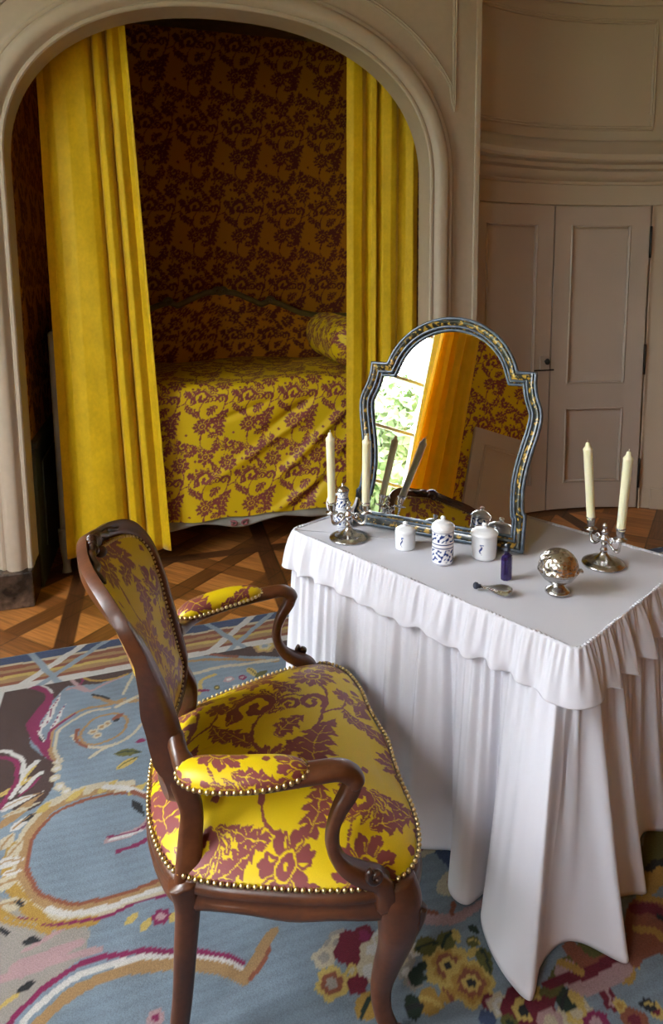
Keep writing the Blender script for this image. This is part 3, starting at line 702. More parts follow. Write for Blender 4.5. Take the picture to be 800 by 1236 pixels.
                                      (690, 1196, 700, 1222, .016, gold, None), (728, 1196, 738, 1218, .016, wine, pink), (770, 1214, 800, 1222, .014, dk, gold), (748, 1192, 764, 1170, .016, och, rust), (766, 1172, 772, 1160, .01, gold, och)]: leafp(x0, y0, x1, y1, w, cc, vv)
    line([(498, 1098), (515, 1112), (545, 1112), (572, 1100), (590, 1086)], .020, pink, .008); line([(498, 1092), (512, 1102), (528, 1106)], .006, rust); line([(545, 1106), (548, 1094)], .006, rust)
    line([(556, 1072), (545, 1060), (538, 1066), (532, 1076), (540, 1080)], .013, cream); line([(542, 1068), (552, 1066)], .005, mag)
    line([(498, 1040), (515, 1030), (530, 1026)], .013, cream); line([(498, 1032), (520, 1022)], .006, mag); poly([(524, 1030), (545, 1030), (545, 1052), (536, 1045)], navy)
    # leaves near the skirt corner, right
    poly([(652, 1195), (690, 1150), (720, 1130), (752, 1160), (700, 1180), (672, 1206), (655, 1206)], olive); line([(690, 1150), (712, 1168), (745, 1162), (760, 1150)], .022, rust, .010); line([(686, 1180), (705, 1192), (735, 1186), (755, 1168)], .030, pink, .015)
    line([(660, 1192), (690, 1184), (720, 1172), (750, 1156)], .012, wine); line([(676, 1166), (700, 1176)], .009, och)
    poly([(756, 1160), (758, 1095), (785, 1085), (830, 1110), (820, 1150), (785, 1158), (770, 1170)], rust); poly([(775, 1075), (780, 1005), (830, 998), (830, 1030), (795, 1050)], olive)
    line([(778, 1072), (790, 1062), (820, 1060)], .030, och); line([(782, 1052), (792, 1046), (820, 1044)], .010, dk); line([(765, 1100), (785, 1100), (800, 1110), (820, 1130)], .014, wine); line([(768, 1125), (790, 1128), (800, 1138)], .010, och); line([(795, 1110), (810, 1116)], .007, dk)
    line([(770, 1086), (800, 1092), (820, 1100)], .010, och)
    # flowers under and around the table where the rug goes on
    for k in range(60):
        x, y = rng.uniform(1.0, 2.3), rng.uniform(.2, 2.9)
        rr = rng.uniform(.02, .05); dx = Xw-x; dy = Yw-y; m = dx*dx+dy*dy < rr*rr; C[m] = [wine, gold, olive, cream, pink][k % 5]
    # borders, measured from the edge
    aw = (Xw-O[0])*ua[0]+(Yw-O[1])*ua[1]; bw = (Xw-O[0])*ub[0]+(Yw-O[1])*ub[1]
    d = np.minimum(np.minimum(aw, 3.7-aw), np.minimum(bw, 4.2-bw)); along = np.where(bw < aw, aw, bw)
    for lo, hi, cc in ((-.1, .062, navy), (.062, .078, cream), (.078, .104, rust), (.104, .128, tan), (.128, .15, rust), (.15, .172, gold), (.172, .20, tan), (.20, .222, rust), (.222, .262, white)):
        m = (d >= lo) & (d < hi); C[m] = cc
    # diagonal ribbon crossings on the border
    ac = [(np.array(at(*q)[:2])-O)@ua for q in ((22, 812), (245, 772))]
    for a_c in ac+[ac[1]+(ac[1]-ac[0]), ac[1]+2*(ac[1]-ac[0])]:
        k = (bw < .262) & (aw > bw-.02); u = aw-a_c-(.262-bw)*.9
        C[k & (np.abs(u) < .022)] = white; C[k & (np.abs(u+.30*0-.09) < .016)] = lblue
        u2 = aw-a_c+(.262-bw)*.5-.16; C[k & (np.abs(u2) < .014)] = lblue
    Z = .008+.0012*np.sin(X*7+Y*3)*np.sin(Y*6)
    n_a, n_b = len(aa), len(bb)
    V = np.stack([X, Y, Z], -1).reshape(-1, 3); F = grid_faces(n_a, n_b)[:, ::-1]
    # skirts down to the floor
    ring = [(i, 0) for i in range(n_a)]+[(n_a-1, j) for j in range(1, n_b)]+[(i, n_b-1) for i in range(n_a-2, -1, -1)]+[(0, j) for j in range(n_b-2, 0, -1)]
    ri = np.array([i*n_b+j for i, j in ring]); low = V[ri].copy(); low[:, 2] = .001; base = len(V)
    V = np.concatenate([V, low]); m_ = len(ri); k = np.arange(m_); F2 = np.stack([ri, ri[(k+1) % m_], base+(k+1) % m_, base+k], -1)
    Cc = C.reshape(-1, 3); Cc = np.concatenate([Cc, Cc[ri]])
    o = mesh_obj('rug', V, np.concatenate([F, F2]), rug_m, None, True, np.clip(Cc*.53, 0, 1))
    tag(o, 'large blue woven floral rug with brown scrolled corner and striped border on parquet', 'rug')
build_rug()

# ================================================================== BED
def part_room(name, fn_pts, *a, **k): pass
def z_head(s):
    return lerp(s, [.06, .12, .30, .45, .58, .66, .72, .80, .90, .985, 1.0, 1.015, 1.10, 1.20, 1.28, 1.34, 1.42, 1.55, 1.70, 1.86, 1.94],
                [1.27, 1.27, 1.275, 1.30, 1.36, 1.385, 1.36, 1.40, 1.445, 1.455, 1.43, 1.455, 1.445, 1.40, 1.36, 1.385, 1.36, 1.30, 1.275, 1.27, 1.27])
bed = empty('day_bed', room(1.0, -.80, 0)); tag(bed, 'painted alcove day bed with scrolled damask headboard behind yellow curtains', 'bed')
bed_inv = Matrix.Translation(Vector(room(1.0, -.80, 0))).inverted()
def to_bed(o):
    o.data.transform(bed_inv); o.parent = bed; return o
S0, S1, WF_, WB_ = .06, 1.94, -.30, -1.36
def board(name, pts_s, wfix, along_w=False, step=.009):
    """upholstered board; pts along s (long back) or along w (ends)"""
    na = int(abs(pts_s[1]-pts_s[0])/step); a = np.linspace(pts_s[0], pts_s[1], na); nz = 110
    top = np.array([zf(x) for x in a])-.02
    t = np.linspace(0, 1, nz); Z = .55+(top[:, None]-.55)*t[None, :]; Aa = np.repeat(a[:, None], nz, 1)
    puff = .018*np.sin(PI*np.clip((Aa-a[0])/(a[-1]-a[0]), 0, 1))**.4*np.sin(PI*np.clip(t, 0, 1))[None, :]**.5
    if along_w: P = roomA(wfix[0]+wfix[1]*puff, Aa, Z)
    else: P = roomA(Aa, wfix[0]+wfix[1]*puff, Z)
    return to_bed(mesh_obj(name, P.reshape(-1, 3), grid_faces(na, nz), damask_bed, None, True, damask_col(Aa, Z, .85, YEL_DIM*1.08, MAR_DIM)))
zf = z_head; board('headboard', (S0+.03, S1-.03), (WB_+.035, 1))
def z_end(w):
    u = (w-WB_)/(WF_-WB_); return lerp(u, [0, .1, .25, .4, .5, .6, .75, .9, 1.], [1.26, 1.26, 1.30, 1.38, 1.40, 1.38, 1.30, 1.27, 1.27])
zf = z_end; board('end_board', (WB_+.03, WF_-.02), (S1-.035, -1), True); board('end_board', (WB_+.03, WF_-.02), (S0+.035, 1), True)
def bedmb(name, m, fn, smooth=True):
    mb = MB(); fn(mb); return to_bed(mb.build(name, m, smooth=smooth))
mould = rrect(.045, .040, .4, 3)
P = np.array([room(s, WB_+.02, z_head(s)) for s in np.linspace(S0, S1, 90)]); bedmb('headboard_moulding', bedgreen, lambda m: m.sweep(P, mould, ref=RW3))
for s_c in (.66, 1.34, .985, 1.015):                 # carved volutes
    sg = 1 if s_c > 1 else -1; zz = z_head(s_c)
    cu = [room(s_c+sg*(.030*(1-u)**.8*math.cos(u*8)), WB_+.045, zz+.004+.028*(1-u)**.8*math.sin(u*8)) for u in np.linspace(0, .95, 26)]
    bedmb('volute', bedgreen, lambda m: m.sweep(np.array(cu), circle(.010, 8), np.linspace(1.1, .6, 26), ref=RW3))
for s_, nm in ((S0+.01, 0), (S1-.01, 1)):
    P = np.array([room(s_, w_, z_end(w_)) for w_ in np.linspace(WB_+.03, WF_, 50)]); bedmb('end_moulding', bedpaint, lambda m: m.sweep(P, mould, ref=RS3))
    for w_ in (WF_, WB_+.02):
        P = np.array([room(s_, w_, z) for z in np.linspace(.20, 1.275, 12)]); bedmb('post', bedpaint if w_ == WF_ else bedgreen, lambda m: m.sweep(P, rrect(.042, .045, .35, 3), ref=RS3))
        P = spline([room(s_, w_, .24), room(s_, w_+.012, .16), room(s_, w_+.0, .07), room(s_, w_+.015, .0)], 6); bedmb('leg', bedpaint, lambda m: m.sweep(P, circle(.026, 12), lerp(np.linspace(0, 1, len(P)), [0, .4, .8, 1], [1.3, 1.1, .7, .95]), ref=RS3))
def apron(m):
    na = 120; ss = np.linspace(S0+.02, S1-.02, na)
    zb = .185-.028*np.abs(np.cos((ss-1.0)*PI/.46))**1.5-.012*np.exp(-((ss-.98)/.08)**2)
    v = []
    for s_, z in zip(ss, zb): v += [room(s_, WF_-.012, .30), room(s_, WF_+.012, .30), room(s_, WF_+.018, z+.02), room(s_, WF_+.024, z+.012), room(s_, WF_+.020, z), room(s_, WF_-.012, z)]
    f = []
    for i in range(na-1):
        for k in range(6): l = (k+1) % 6; f.append((i*6+k, i*6+6+k, i*6+6+l, i*6+l))
    m.add(v, f)
bedmb('apron', bedpaint, apron)
for sg in (-1, 1):
    cu = [room(.98+sg*(.035+.028*(1-u)*math.cos(u*7+1)), WF_+.028, .172+.018*(1-u)*math.sin(u*7+1)) for u in np.linspace(0, .9, 22)]
    bedmb('carved_scroll', rosepaint, lambda m: m.sweep(np.array(cu), circle(.0065, 7), ref=RW3))
for w_ in (WB_+.02,): bedmb('rail', bedgreen, lambda m: m.add(*(lambda q: (roomA(q.v[0][:, 0]+1.0, q.v[0][:, 1]+w_, q.v[0][:, 2]+.26), q.f))(MB().box((0, 0, 0), (S1-S0, .03, .12)))))
bedmb('mattress', linen, lambda m: m.add(*(lambda q: (roomA(q.v[0][:, 0]+1.0, q.v[0][:, 1]-.83, q.v[0][:, 2]+.60), q.f))(MB().box((0, 0, 0), (S1-S0-.12, .90, .66), bev=.08))))
# bedspread
def bedspread():
    s0, s1 = S0+.045, S1-.05; ns = 400; s = np.linspace(s0, s1, ns)
    path = []  # (w, z) profile from the hem up and back
    for t in np.linspace(0, 1, 150): path.append((WF_+.035-.02*t, .215+t*(.90-.215)))
    for a in np.linspace(0, PI/2, 22)[1:]: path.append((WF_+.015-.09+.09*math.cos(a), .90+.085*math.sin(a)))
    for t in np.linspace(0, 1, 110)[1:]: path.append((WF_-.075-t*(.96), .985+.02*math.sin(PI*t)))
    path = np.array(path); dl = np.concatenate([[0], np.cumsum(np.linalg.norm(np.diff(path, axis=0), axis=1))])
    S, K = np.meshgrid(s, np.arange(len(path)), indexing='ij'); Wp = path[K, 0].copy(); Zp = path[K, 1].copy(); D = dl[K]
    front = np.clip((.93-Zp)/.12, 0, 1)
    # diagonal pulls of the cloth, and a gentle belly
    def pull(sc, zc, ang, L, wd, amp):
        dx = S-sc; dz = Zp-zc; a = dx*math.cos(ang)+dz*math.sin(ang); b = -dx*math.sin(ang)+dz*math.cos(ang)
        return amp*np.exp(-(b/wd)**2)*np.exp(-(a/L)**4)
    disp = .012*np.sin(S*9+.7)*(1-Zp)+.010*np.sin(S*17+Zp*6)*np.clip(.8-Zp, 0, 1)
    for a in ((1.30, .80, .62, .22, .030, -.030), (1.42, .62, .75, .30, .028, .024), (1.52, .45, .85, .30, .035, -.026), (1.20, .66, .55, .20, .025, .020), (1.66, .66, 1.0, .26, .03, .026), (1.05, .83, .35, .18, .02, -.015), (1.72, .42, 1.15, .26, .03, -.022), (.95, .5, .5, .2, .03, .012), (1.35, .33, .6, .22, .025, .02)):
        disp = disp+pull(*a)
    Wp = Wp+disp*front
    Zp = Zp+.006*np.sin(S*23)*np.clip((.3-Zp)/.1, 0, 1)
    top = np.clip((Zp-.93)/.05, 0, 1); Zp = Zp-.035*np.clip((S-1.55)/.3, 0, 1)*top*0+.012*np.sin(S*7+Wp*5)*top-.05*np.clip((s0+.16-S)/.16, 0, 1)**2*top
    V = roomA(S, Wp, Zp).reshape(-1, 3); colr = damask_col(S+.03, D, .85)
    o = mesh_obj('bedspread', V, grid_faces(ns, len(path)), damask_bed, None, True, colr)
    tag(o, 'yellow and maroon damask bedspread hanging over the front of the day bed', 'bedspread')
bedspread()
def bolster():
    na, nb = 150, 120; v = np.linspace(0, 1, na); a = np.linspace(0, 2*PI, nb)
    Vv, Aa = np.meshgrid(v, a, indexing='ij'); L = .92; R = .145*(1-np.abs(2*Vv-1)**9*.65)
    w = -.36-L*Vv*1.0; s = S1-.25+R*np.cos(Aa)*.9; z = 1.165+R*np.sin(Aa)*1.0+.006*np.sin(Vv*30)
    pts = np.concatenate([roomA(s, w, z).reshape(-1, 3)])
    o = mesh_obj('bolster', pts, grid_faces(na, nb), damask_bed, None, True, damask_col(w, Aa*.125+0*w, .85))
    for e, k in ((0, -1), (na-1, 1)):
        m = MB()
        ring = pts.reshape(na, nb, 3)[e]; c = ring[:-1].mean(0)-RW3*.02*k; m.add(np.concatenate([ring[:-1], [c]]), [(i, (i+1) % (nb-1), nb-1) for i in range(nb-1)])
        m.build('end_cap', velvet, o)
    tag(o, 'round damask bolster resting on the bed beside the far curtain', 'bolster')
bolster()

# ================================================================== CURTAINS
def curtain(name, top, bot, wplane, zt, zb, pleats, amp, label, group, ns=260, nz=70, fn=None, m=None):
    """top/bot: (s0,s1) extents; pleats: list of (t, depth) knots along the width, smooth"""
    t = np.linspace(0, 1, ns); kt = [p[0] for p in pleats]; kd = [p[1] for p in pleats]
    d = np.interp(t, kt, kd); k = np.ones(5)/5; d = np.convolve(np.pad(d, 2, mode='edge'), k, 'valid')
    z = np.linspace(zt, zb, nz); V = []
    T, Z = np.meshgrid(t, z, indexing='ij'); h = (zt-Z)/(zt-zb)
    s0 = top[0]+(bot[0]-top[0])*h; s1 = top[1]+(bot[1]-top[1])*h
    wob = .012*np.sin(h*5+T*9)*h; Tt = T+.02*np.sin(h*4+T*12)*h*T*(1-T)
    D = np.interp(Tt, t, d)
    S = s0+(s1-s0)*Tt; Wd = wplane+D*amp*(.75+.35*h)+wob*.5+.003*np.sin(Z*5+T*14)
    P = roomA(S, Wd, Z).reshape(-1, 3) if fn is None else fn(S, Wd, Z)
    F = grid_faces(ns, nz)
    o = mesh_obj(name, P, F, m or velvet); so = o.modifiers.new('cloth', 'SOLIDIFY'); so.thickness = .004; so.offset = 0
    tag(o, label, 'curtain', group); return o
curtain('curtain', (.085, .485), (.085, .605), -.215, 2.98, .10, [(0, .1), (.07, -.5), (.16, .55), (.30, .9), (.50, .75), (.565, .3), (.60, -1.), (.63, .5), (.68, .9), (.73, .4), (.765, -1.), (.79, .5), (.84, .85), (.92, -.1), (.97, .75), (1, .9)], .036,
        'tall yellow velvet curtain hanging behind the armchair back, near side of the arch', 'velvet curtains of the alcove')
curtain('curtain', (1.615, 2.03), (1.592, 2.02), -.215, 2.98, .10, [(0, .2), (.08, .9), (.20, .8), (.28, -.7), (.34, .5), (.40, .8), (.44, -.9), (.50, .4), (.60, .9), (.68, .5), (.74, -.6), (.84, -.2), (.92, .8), (1, .2)], .036,
        'tall yellow velvet curtain hanging behind the table mirror at the far side of the arch', 'velvet curtains of the alcove')
mb = MB(); mb.sweep(np.array([room(s, -.215, 3.0) for s in np.linspace(-.045, 2.06, 8)]), circle(.014, 12), ref=(0, 0, 1)); o = mb.build('curtain_rod', gilt); tag(o, 'curtain rod hidden above the arch carrying the alcove curtains', 'curtain rod')
# curtain of the window wall (seen in the mirror)
o = curtain('curtain', (2.67, 2.97), (2.53, 2.99), 0, 3.50, .04, [(0, .1), (.05, .8), (.12, -.6), (.2, .7), (.3, .9), (.36, -.8), (.45, .6), (.6, .8), (.68, -.7), (.78, .5), (.9, .8), (1, .1)], .035,
        'yellow curtain beside the bright window, reflected in the table mirror', None, m=silk_curtain, fn=lambda S, Wd, Z: roomA(S_L+.09+Wd, S, Z).reshape(-1, 3))
mb = MB(); mb.sweep(np.array([room(S_L+.09, w_, 3.52) for w_ in np.linspace(.95, 3.2, 6)]), circle(.014, 12)); 
for w_ in (1.0, 3.15): mb.sweep(np.array([room(S_L-.0, w_, 3.52), room(S_L+.05, w_, 3.52), room(S_L+.09, w_, 3.52)]), circle(.010, 8))
o = mb.build('window_curtain_rod', gilt); tag(o, 'brass curtain rod above the window reflected in the mirror', 'curtain rod')
# dark commode under that curtain
cm = empty('commode', room(S_L+.42, 2.86, 0), math.atan2(RW[1], RW[0])); tag(cm, 'low dark wooden commode under the window curtain, reflected in the mirror', 'commode')
mb = MB(); mb.box((0, 0, .42), (.62, .40, .56), bev=.012); mb.box((0, 0, .715), (.68, .45, .03), bev=.01); mb.build('body', dark_wood, cm)
for z in (.30, .52):
    mb = MB(); mb.box((0, .205, z), (.54, .018, .18), bev=.006); d = mb.build('drawer', dark_wood, cm)
    for x in (-.15, .15): mb = MB(); mb.ball((x, .225, z), .014, 8); mb.build('knob', gilt, d)
for x in (-.27, .27):
    for y in (-.16, .16): mb = MB(); mb.sweep(spline([(x, y, .16), (x*1.04, y*1.05, .08), (x*1.0, y, 0)], 4), circle(.024, 10), [1.2, 1.1, 1, .9, .8, .75, .7, .7, .8]); mb.build('leg', dark_wood, cm)

# ================================================================== DRESSING TABLE AND CLOTH
FL = np.array((-.300, 2.19)); E1 = np.array((.717, -.697)); E2 = np.array((.697, .717)); TL, TD, TZ = 1.045, .65, .74
def tab(a, b, z):
    a, b, z = np.broadcast_arrays(np.asarray(a, float), np.asarray(b, float), np.asarray(z, float))
    return np.stack([FL[0]+E1[0]*a+E2[0]*b, FL[1]+E1[1]*a+E2[1]*b, z], -1)
rzT = math.atan2(E1[1], E1[0]); tc_ = tab(TL/2, TD/2, 0)
dt = empty('dressing_table', tuple(tc_), rzT); tag(dt, 'wooden dressing table hidden under the white ruffled cloth', 'table')
mb = MB(); mb.box((0, 0, .718), (TL-.03, TD-.03, .032), bev=.004); mb.build('tabletop', dark_wood, dt)
mb = MB(); mb.box((0, 0, .655), (TL-.12, TD-.12, .09), bev=.004); mb.build('apron', dark_wood, dt)
for x in (-1, 1):
    for y in (-1, 1):
        mb = MB(); px, py = x*(TL/2-.08), y*(TD/2-.08); mb.sweep(np.array([(px, py, z) for z in (.68, .5, .3, .1, .0125)]), rrect(.05, .05, .2), [1.1, 1, .9, .75, .7], ref=(1, 0, 0)); mb.build('leg', dark_wood, dt)

def perim(p, r=.022):
    """point and outward normal on the rounded table edge; p runs 0..3.39 in rectangle metres"""
    P_ = 2*(TL+TD); p = np.asarray(p) % P_
    a = np.empty_like(p); b = np.empty_like(p); na = np.zeros_like(p); nb = np.zeros_like(p)
    k = p < TL; a[k] = p[k]; b[k] = 0; nb[k] = -1
    k = (p >= TL) & (p < TL+TD); a[k] = TL; b[k] = p[k]-TL; na[k] = 1
    k = (p >= TL+TD) & (p < 2*TL+TD); a[k] = TL-(p[k]-TL-TD); b[k] = TD; nb[k] = 1
    k = p >= 2*TL+TD; a[k] = 0; b[k] = TD-(p[k]-2*TL-TD); na[k] = -1
    for ca, cb in ((0, 0), (TL, 0), (TL, TD), (0, TD)):     # round the corners
        sa, sb = (1 if ca == 0 else -1), (1 if cb == 0 else -1)
        m = (np.abs(a-ca) < r) & (np.abs(b-cb) < r)
        oa, ob = ca+sa*r, cb+sb*r
        da, db = a[m]-oa, b[m]-ob
        # map the two straight bits onto the arc
        t = np.where(np.abs(db) >= r-1e-9, (np.abs(da))/r*45, 90-np.abs(db)/r*45); t = np.radians(t)
        a[m] = oa-sa*r*np.sin(t); b[m] = ob-sb*r*np.cos(t); na[m] = -sa*np.sin(t); nb[m] = -sb*np.cos(t)
    return a, b, na, nb
cloth = empty('tablecloth', tuple(tab(TL/2, TD/2, TZ)), 0); tag(cloth, 'white linen tablecloth with gathered frill and long pleated skirt on the dressing table', 'tablecloth')
clI = np.array(tab(TL/2, TD/2, TZ))
def to_cloth(name, V, F, m=linen, solid=.0):
    o = mesh_obj(name, V.reshape(-1, 3)-clI, F, m, cloth)
    if solid: s = o.modifiers.new('cloth', 'SOLIDIFY'); s.thickness = solid; s.offset = -1
    return o
# flat top
ua_ = np.linspace(0, 1, 80); pp_ = np.linspace(0, 2*(TL+TD), 680, endpoint=False); a_, b_, na_, nb_ = perim(pp_)
R_, I_ = np.meshgrid(np.linspace(0, 1, 30), np.arange(680), indexing='ij')
Aq = TL/2+(a_[I_]-TL/2)*R_; Bq = TD/2+(b_[I_]-TD/2)*R_
Zq = TZ+.0008*np.sin(Aq*31)*np.sin(Bq*27)+0*Aq
V = tab(Aq, Bq, Zq); f = grid_faces(30, 680).tolist()+[[k*680+679, k*680, (k+1)*680, (k+1)*680+679] for k in range(29)]
to_cloth('top', V, np.array(f)[:, ::-1])
# seam cord with little gathers
n = 2400; pp_ = np.linspace(0, 2*(TL+TD), n, endpoint=False); a_, b_, na_, nb_ = perim(pp_)
g = .5+.5*np.sin(pp_*2*PI/.0125+2*np.sin(pp_*31)); bump = .0024+.0032*g*(.55+.45*np.sin(pp_*47+1))
P = tab(a_+na_*.002, b_+nb_*.002, TZ+.001+.001*g); mb = MB(); mb.sweep(P-clI, circle(1, 6), np.stack([bump, bump*1.1], -1), closed=True); mb.build('gathered_seam', linen, cloth)
# frill
def wave(p, per, seed, sharp=1.):
    ph = 2*PI*p/per+1.4*np.sin(p*5.1+seed)+.9*np.sin(p*13.7+seed*2); return np.sin(ph)*(.7+.3*np.sin(p*9.3+seed))
def frill():
    n, m = 3000, 34; p = np.linspace(0, 2*(TL+TD), n, endpoint=False); a, b, na, nb = perim(p); t = np.linspace(0, 1, m)
    T, I = np.meshgrid(t, np.arange(n), indexing='ij'); Pp = p[I]
    # how close to the front right corner, where the frill swells
    cor = np.exp(-((Pp-TL)/.10)**2); right_ = np.clip((Pp-TL-.05)/.1, 0, 1)*(Pp < TL+TD+.1)
    big = wave(Pp, .088, .3)*.0125*(1-right_)+wave(Pp, .105, 1.1)*.027*right_; mid = wave(Pp, .041, 1.7)*.0055; fine = wave(Pp, .0165, 4.1)*.0030
    out = .006+.030*T**.8+.006*cor*T+big*T**.9+mid*np.sin(PI*np.clip(T*1.1, 0, 1))**.6*(1-.3*T)+fine*(1-T)**1.5*np.clip(T*12, 0, 1)
    H = .118+.012*cor+.005*wave(Pp, .31, 2.)+.010*right_
    z = TZ+.001-T*H+.004*np.clip(1-T*10, 0, 1)+.004*wave(Pp, .088, 1.9)*T
    V = tab(a[I]+na[I]*out, b[I]+nb[I]*out, z)
    f = grid_faces(m, n).tolist()+[[k*n+n-1, k*n, (k+1)*n, (k+1)*n+n-1] for k in range(m-1)]
    return to_cloth('frill', V, np.array(f), solid=.0012)
frill()
def skirt():
    K = [(0, -.04, -.035), (.05, .05, -.06), (.10, .10, -.02), (.15, .15, -.075), (.205, .205, -.03), (.26, .26, -.085), (.315, .315, -.03), (.37, .37, -.08), (.42, .42, -.035), (.48, .475, -.085), (.53, .53, -.035),
         (.575, .57, -.075), (.61, .625, -.075), (.655, .70, -.015), (.70, .715, -.035), (.74, .770, -.115), (.79, .83, -.115), (.835, .845, -.03), (.87, .868, -.11), (.915, .93, -.165), (.965, 1.01, -.20), (.995, 1.07, -.20),
         (1.02, 1.045, -.12), (1.045, 1.05, -.045), (1.075, 1.085, -.005), (1.105, 1.180, .020), (1.125, 1.165, .055), (1.15, 1.095, .085), (1.185, 1.085, .15), (1.215, 1.115, .20), (1.25, 1.14, .235), (1.285, 1.10, .27), (1.325, 1.055, .31),
         (1.37, 1.06, .36), (1.41, 1.055, .42), (1.455, 1.095, .465), (1.50, 1.08, .505), (1.55, 1.05, .54), (1.60, 1.10, .58), (1.65, 1.06, .63), (1.695, 1.09, .69)]
    p = TL+TD; k = 0
    while p < 2*(TL+TD)-.04:
        p += .055; k += 1; a, b, na, nb = perim(np.array([p])); o = .03 if k % 2 else .085; K.append((p, float(a[0]+na[0]*o), float(b[0]+nb[0]*o)))
    K = np.array(K); n_per = 26
    S = spline(K, n_per, False); S = np.concatenate([S, spline(np.array([K[-1], (2*(TL+TD), K[0, 1], K[0, 2])]), 14)[1:-1]])
    n = len(S); p = S[:, 0]; a, b, na, nb = perim(p); m = 60; t = np.linspace(0, 1, m)
    T, I = np.meshgrid(t, np.arange(n), indexing='ij'); Pp = p[I]
    ta = a[I]-na[I]*.004; tb = b[I]-nb[I]*.004
    g = T**.95; g = g*(1-.10*np.sin(PI*T))
    A = ta+(S[I, 1]-ta)*g; B = tb+(S[I, 2]-tb)*g
    gath = wave(Pp, .030, .9)*.006*(1-T)**1.2*np.clip(T*8, 0, 1)+wave(Pp, .062, 2.2)*.007*np.sin(PI*T)**1.3
    A = A+na[I]*gath; B = B+nb[I]*gath
    # the crease that folds under beside the corner
    dz = np.exp(-((Pp-1.035)/.018)**2)*np.exp(-((T-.42)/.16)**2)*.018; A = A-na[I]*dz-.0*dz; B = B-nb[I]*dz
    z = (TZ-.012)*(1-T)+.012*T
    V = tab(A, B, z); f = grid_faces(m, n).tolist()+[[k*n+n-1, k*n, (k+1)*n, (k+1)*n+n-1] for k in range(m-1)]
    return to_cloth('skirt', V, np.array(f), solid=.0012)
skirt()
ZT = TZ+.0015

# ================================================================== TABLE MIRROR
MA = np.array((-.09, 2.26)); MBp = np.array((.44, 2.0)); mw = np.linalg.norm(MBp-MA); me_ = (MBp-MA)/mw
TILT = math.radians(13.7)
mr = empty('table_mirror', ((MA[0]+MBp[0])/2, (MA[1]+MBp[1])/2, ZT+.002)); mr.rotation_euler = (0, 0, math.atan2(me_[1], me_[0]))
tag(mr, 'arched table mirror in a black and gilt lacquer frame standing on the white cloth', 'mirror')
def mloc(x, y, h):
    """mirror face coordinates: x across, y up the face, h out of the face"""
    x, y, h = np.broadcast_arrays(np.asarray(x, float), np.asarray(y, float), np.asarray(h, float))
    return np.stack([x, y*math.sin(TILT)-h*math.cos(TILT), y*math.cos(TILT)+h*math.sin(TILT)], -1)
half = [(.0, .717)]+[(.237*math.sin(t), .488+.229*math.cos(t)) for t in np.linspace(0, math.radians(72), 22)[1:]]+[(.228, .552)]
side = spline([(.288, .552), (.288, .530), (.2895, .510), (.298, .475), (.312, .440), (.316, .408), (.309, .360), (.296, .305), (.284, .245), (.279, .190), (.281, .145), (.284, .120)], 4)
halfpts = half+[tuple(q) for q in side]+[(.292, .112), (.292, .0)]
outl = np.array(halfpts+[(-x, y) for x, y in halfpts[::-1][:-1]])
def inset(P, d):
    N = len(P); e = np.roll(P, -1, 0)-P; e /= np.linalg.norm(e, axis=1)[:, None]; nn = np.stack([e[:, 1], -e[:, 0]], -1)   # inward for clockwise
    n0 = np.roll(nn, 1, 0); m = n0+nn; m /= np.linalg.norm(m, axis=1)[:, None]; c = np.clip((m*nn).sum(1), .45, 1)
    return P+m*(d/c)[:, None]
def ringprof(name, m, prof, par, smooth=True):
    N = len(outl); V = []
    for d, h in prof:
        Q = inset(outl, d); V.append(mloc(Q[:, 0], Q[:, 1], h))
    V = np.stack(V, 1); k = len(prof); f = []
    for i in range(N):
        j = (i+1) % N
        for q in range(k): l = (q+1) % k; f.append((i*k+q, i*k+l, j*k+l, j*k+q))
    o = mesh_obj(name, V.reshape(-1, 3), f, m, par, smooth); o.modifiers.new('es', 'EDGE_SPLIT').split_angle = math.radians(40); return o
def cprof(d, h, r, n=10): return [(d+r*math.cos(a), h+r*math.sin(a)) for a in np.linspace(0, 2*PI, n, endpoint=False)][::-1]
ringprof('frame', lacquer, [(.003, .0), (.003, .022), (.012, .030), (.022, .028), (.032, .018), (.040, .012), (.040, .0)], mr)
ringprof('outer_bead', frame_bead, cprof(.0035, .024, .0055), mr)
ringprof('middle_bead', frame_bead, cprof(.030, .022, .0045), mr)
ringprof('inner_bead', frame_bead, cprof(.041, .013, .0045), mr)
Q = inset(outl, .040); N = len(Q)
hN = len(halfpts); gv = []; gf = []
gy = Q[0, 1]
for i in range(1, hN):
    gy = min(Q[i, 1], gy-1e-5)
    gv += [tuple(mloc(Q[i, 0], gy, .008)), tuple(mloc(-Q[i, 0], gy, .008))]
gv.append(tuple(mloc(0, Q[0, 1], .008))); gf = [(2*k, 2*k+1, 2*k+3, 2*k+2) for k in range(hN-2)]+[(len(gv)-1, 1, 0)]
g_ = mesh_obj('glass', gv, gf, mirror_m, mr, False)
Q = inset(outl, .004); v = np.concatenate([mloc(Q[:, 0], Q[:, 1], -.002), mloc(Q[:, 0], Q[:, 1], -.010)]); f = [list(range(N))[::-1], list(range(N, 2*N))]+[(i, (i+1) % N, (i+1) % N+N, i+N) for i in range(N)]
mesh_obj('back_board', v, f, dark_wood, mr, False)
mb = MB(); P = np.array([mloc(0, .42, -.012), mloc(0, .42, -.012)*.5+np.array((0, .17, .0))*.5, (0, .17, .0)]); mb.sweep(P, rrect(.05, .012, .3), ref=(1, 0, 0)); mb.build('easel_strut', dark_wood, mr)

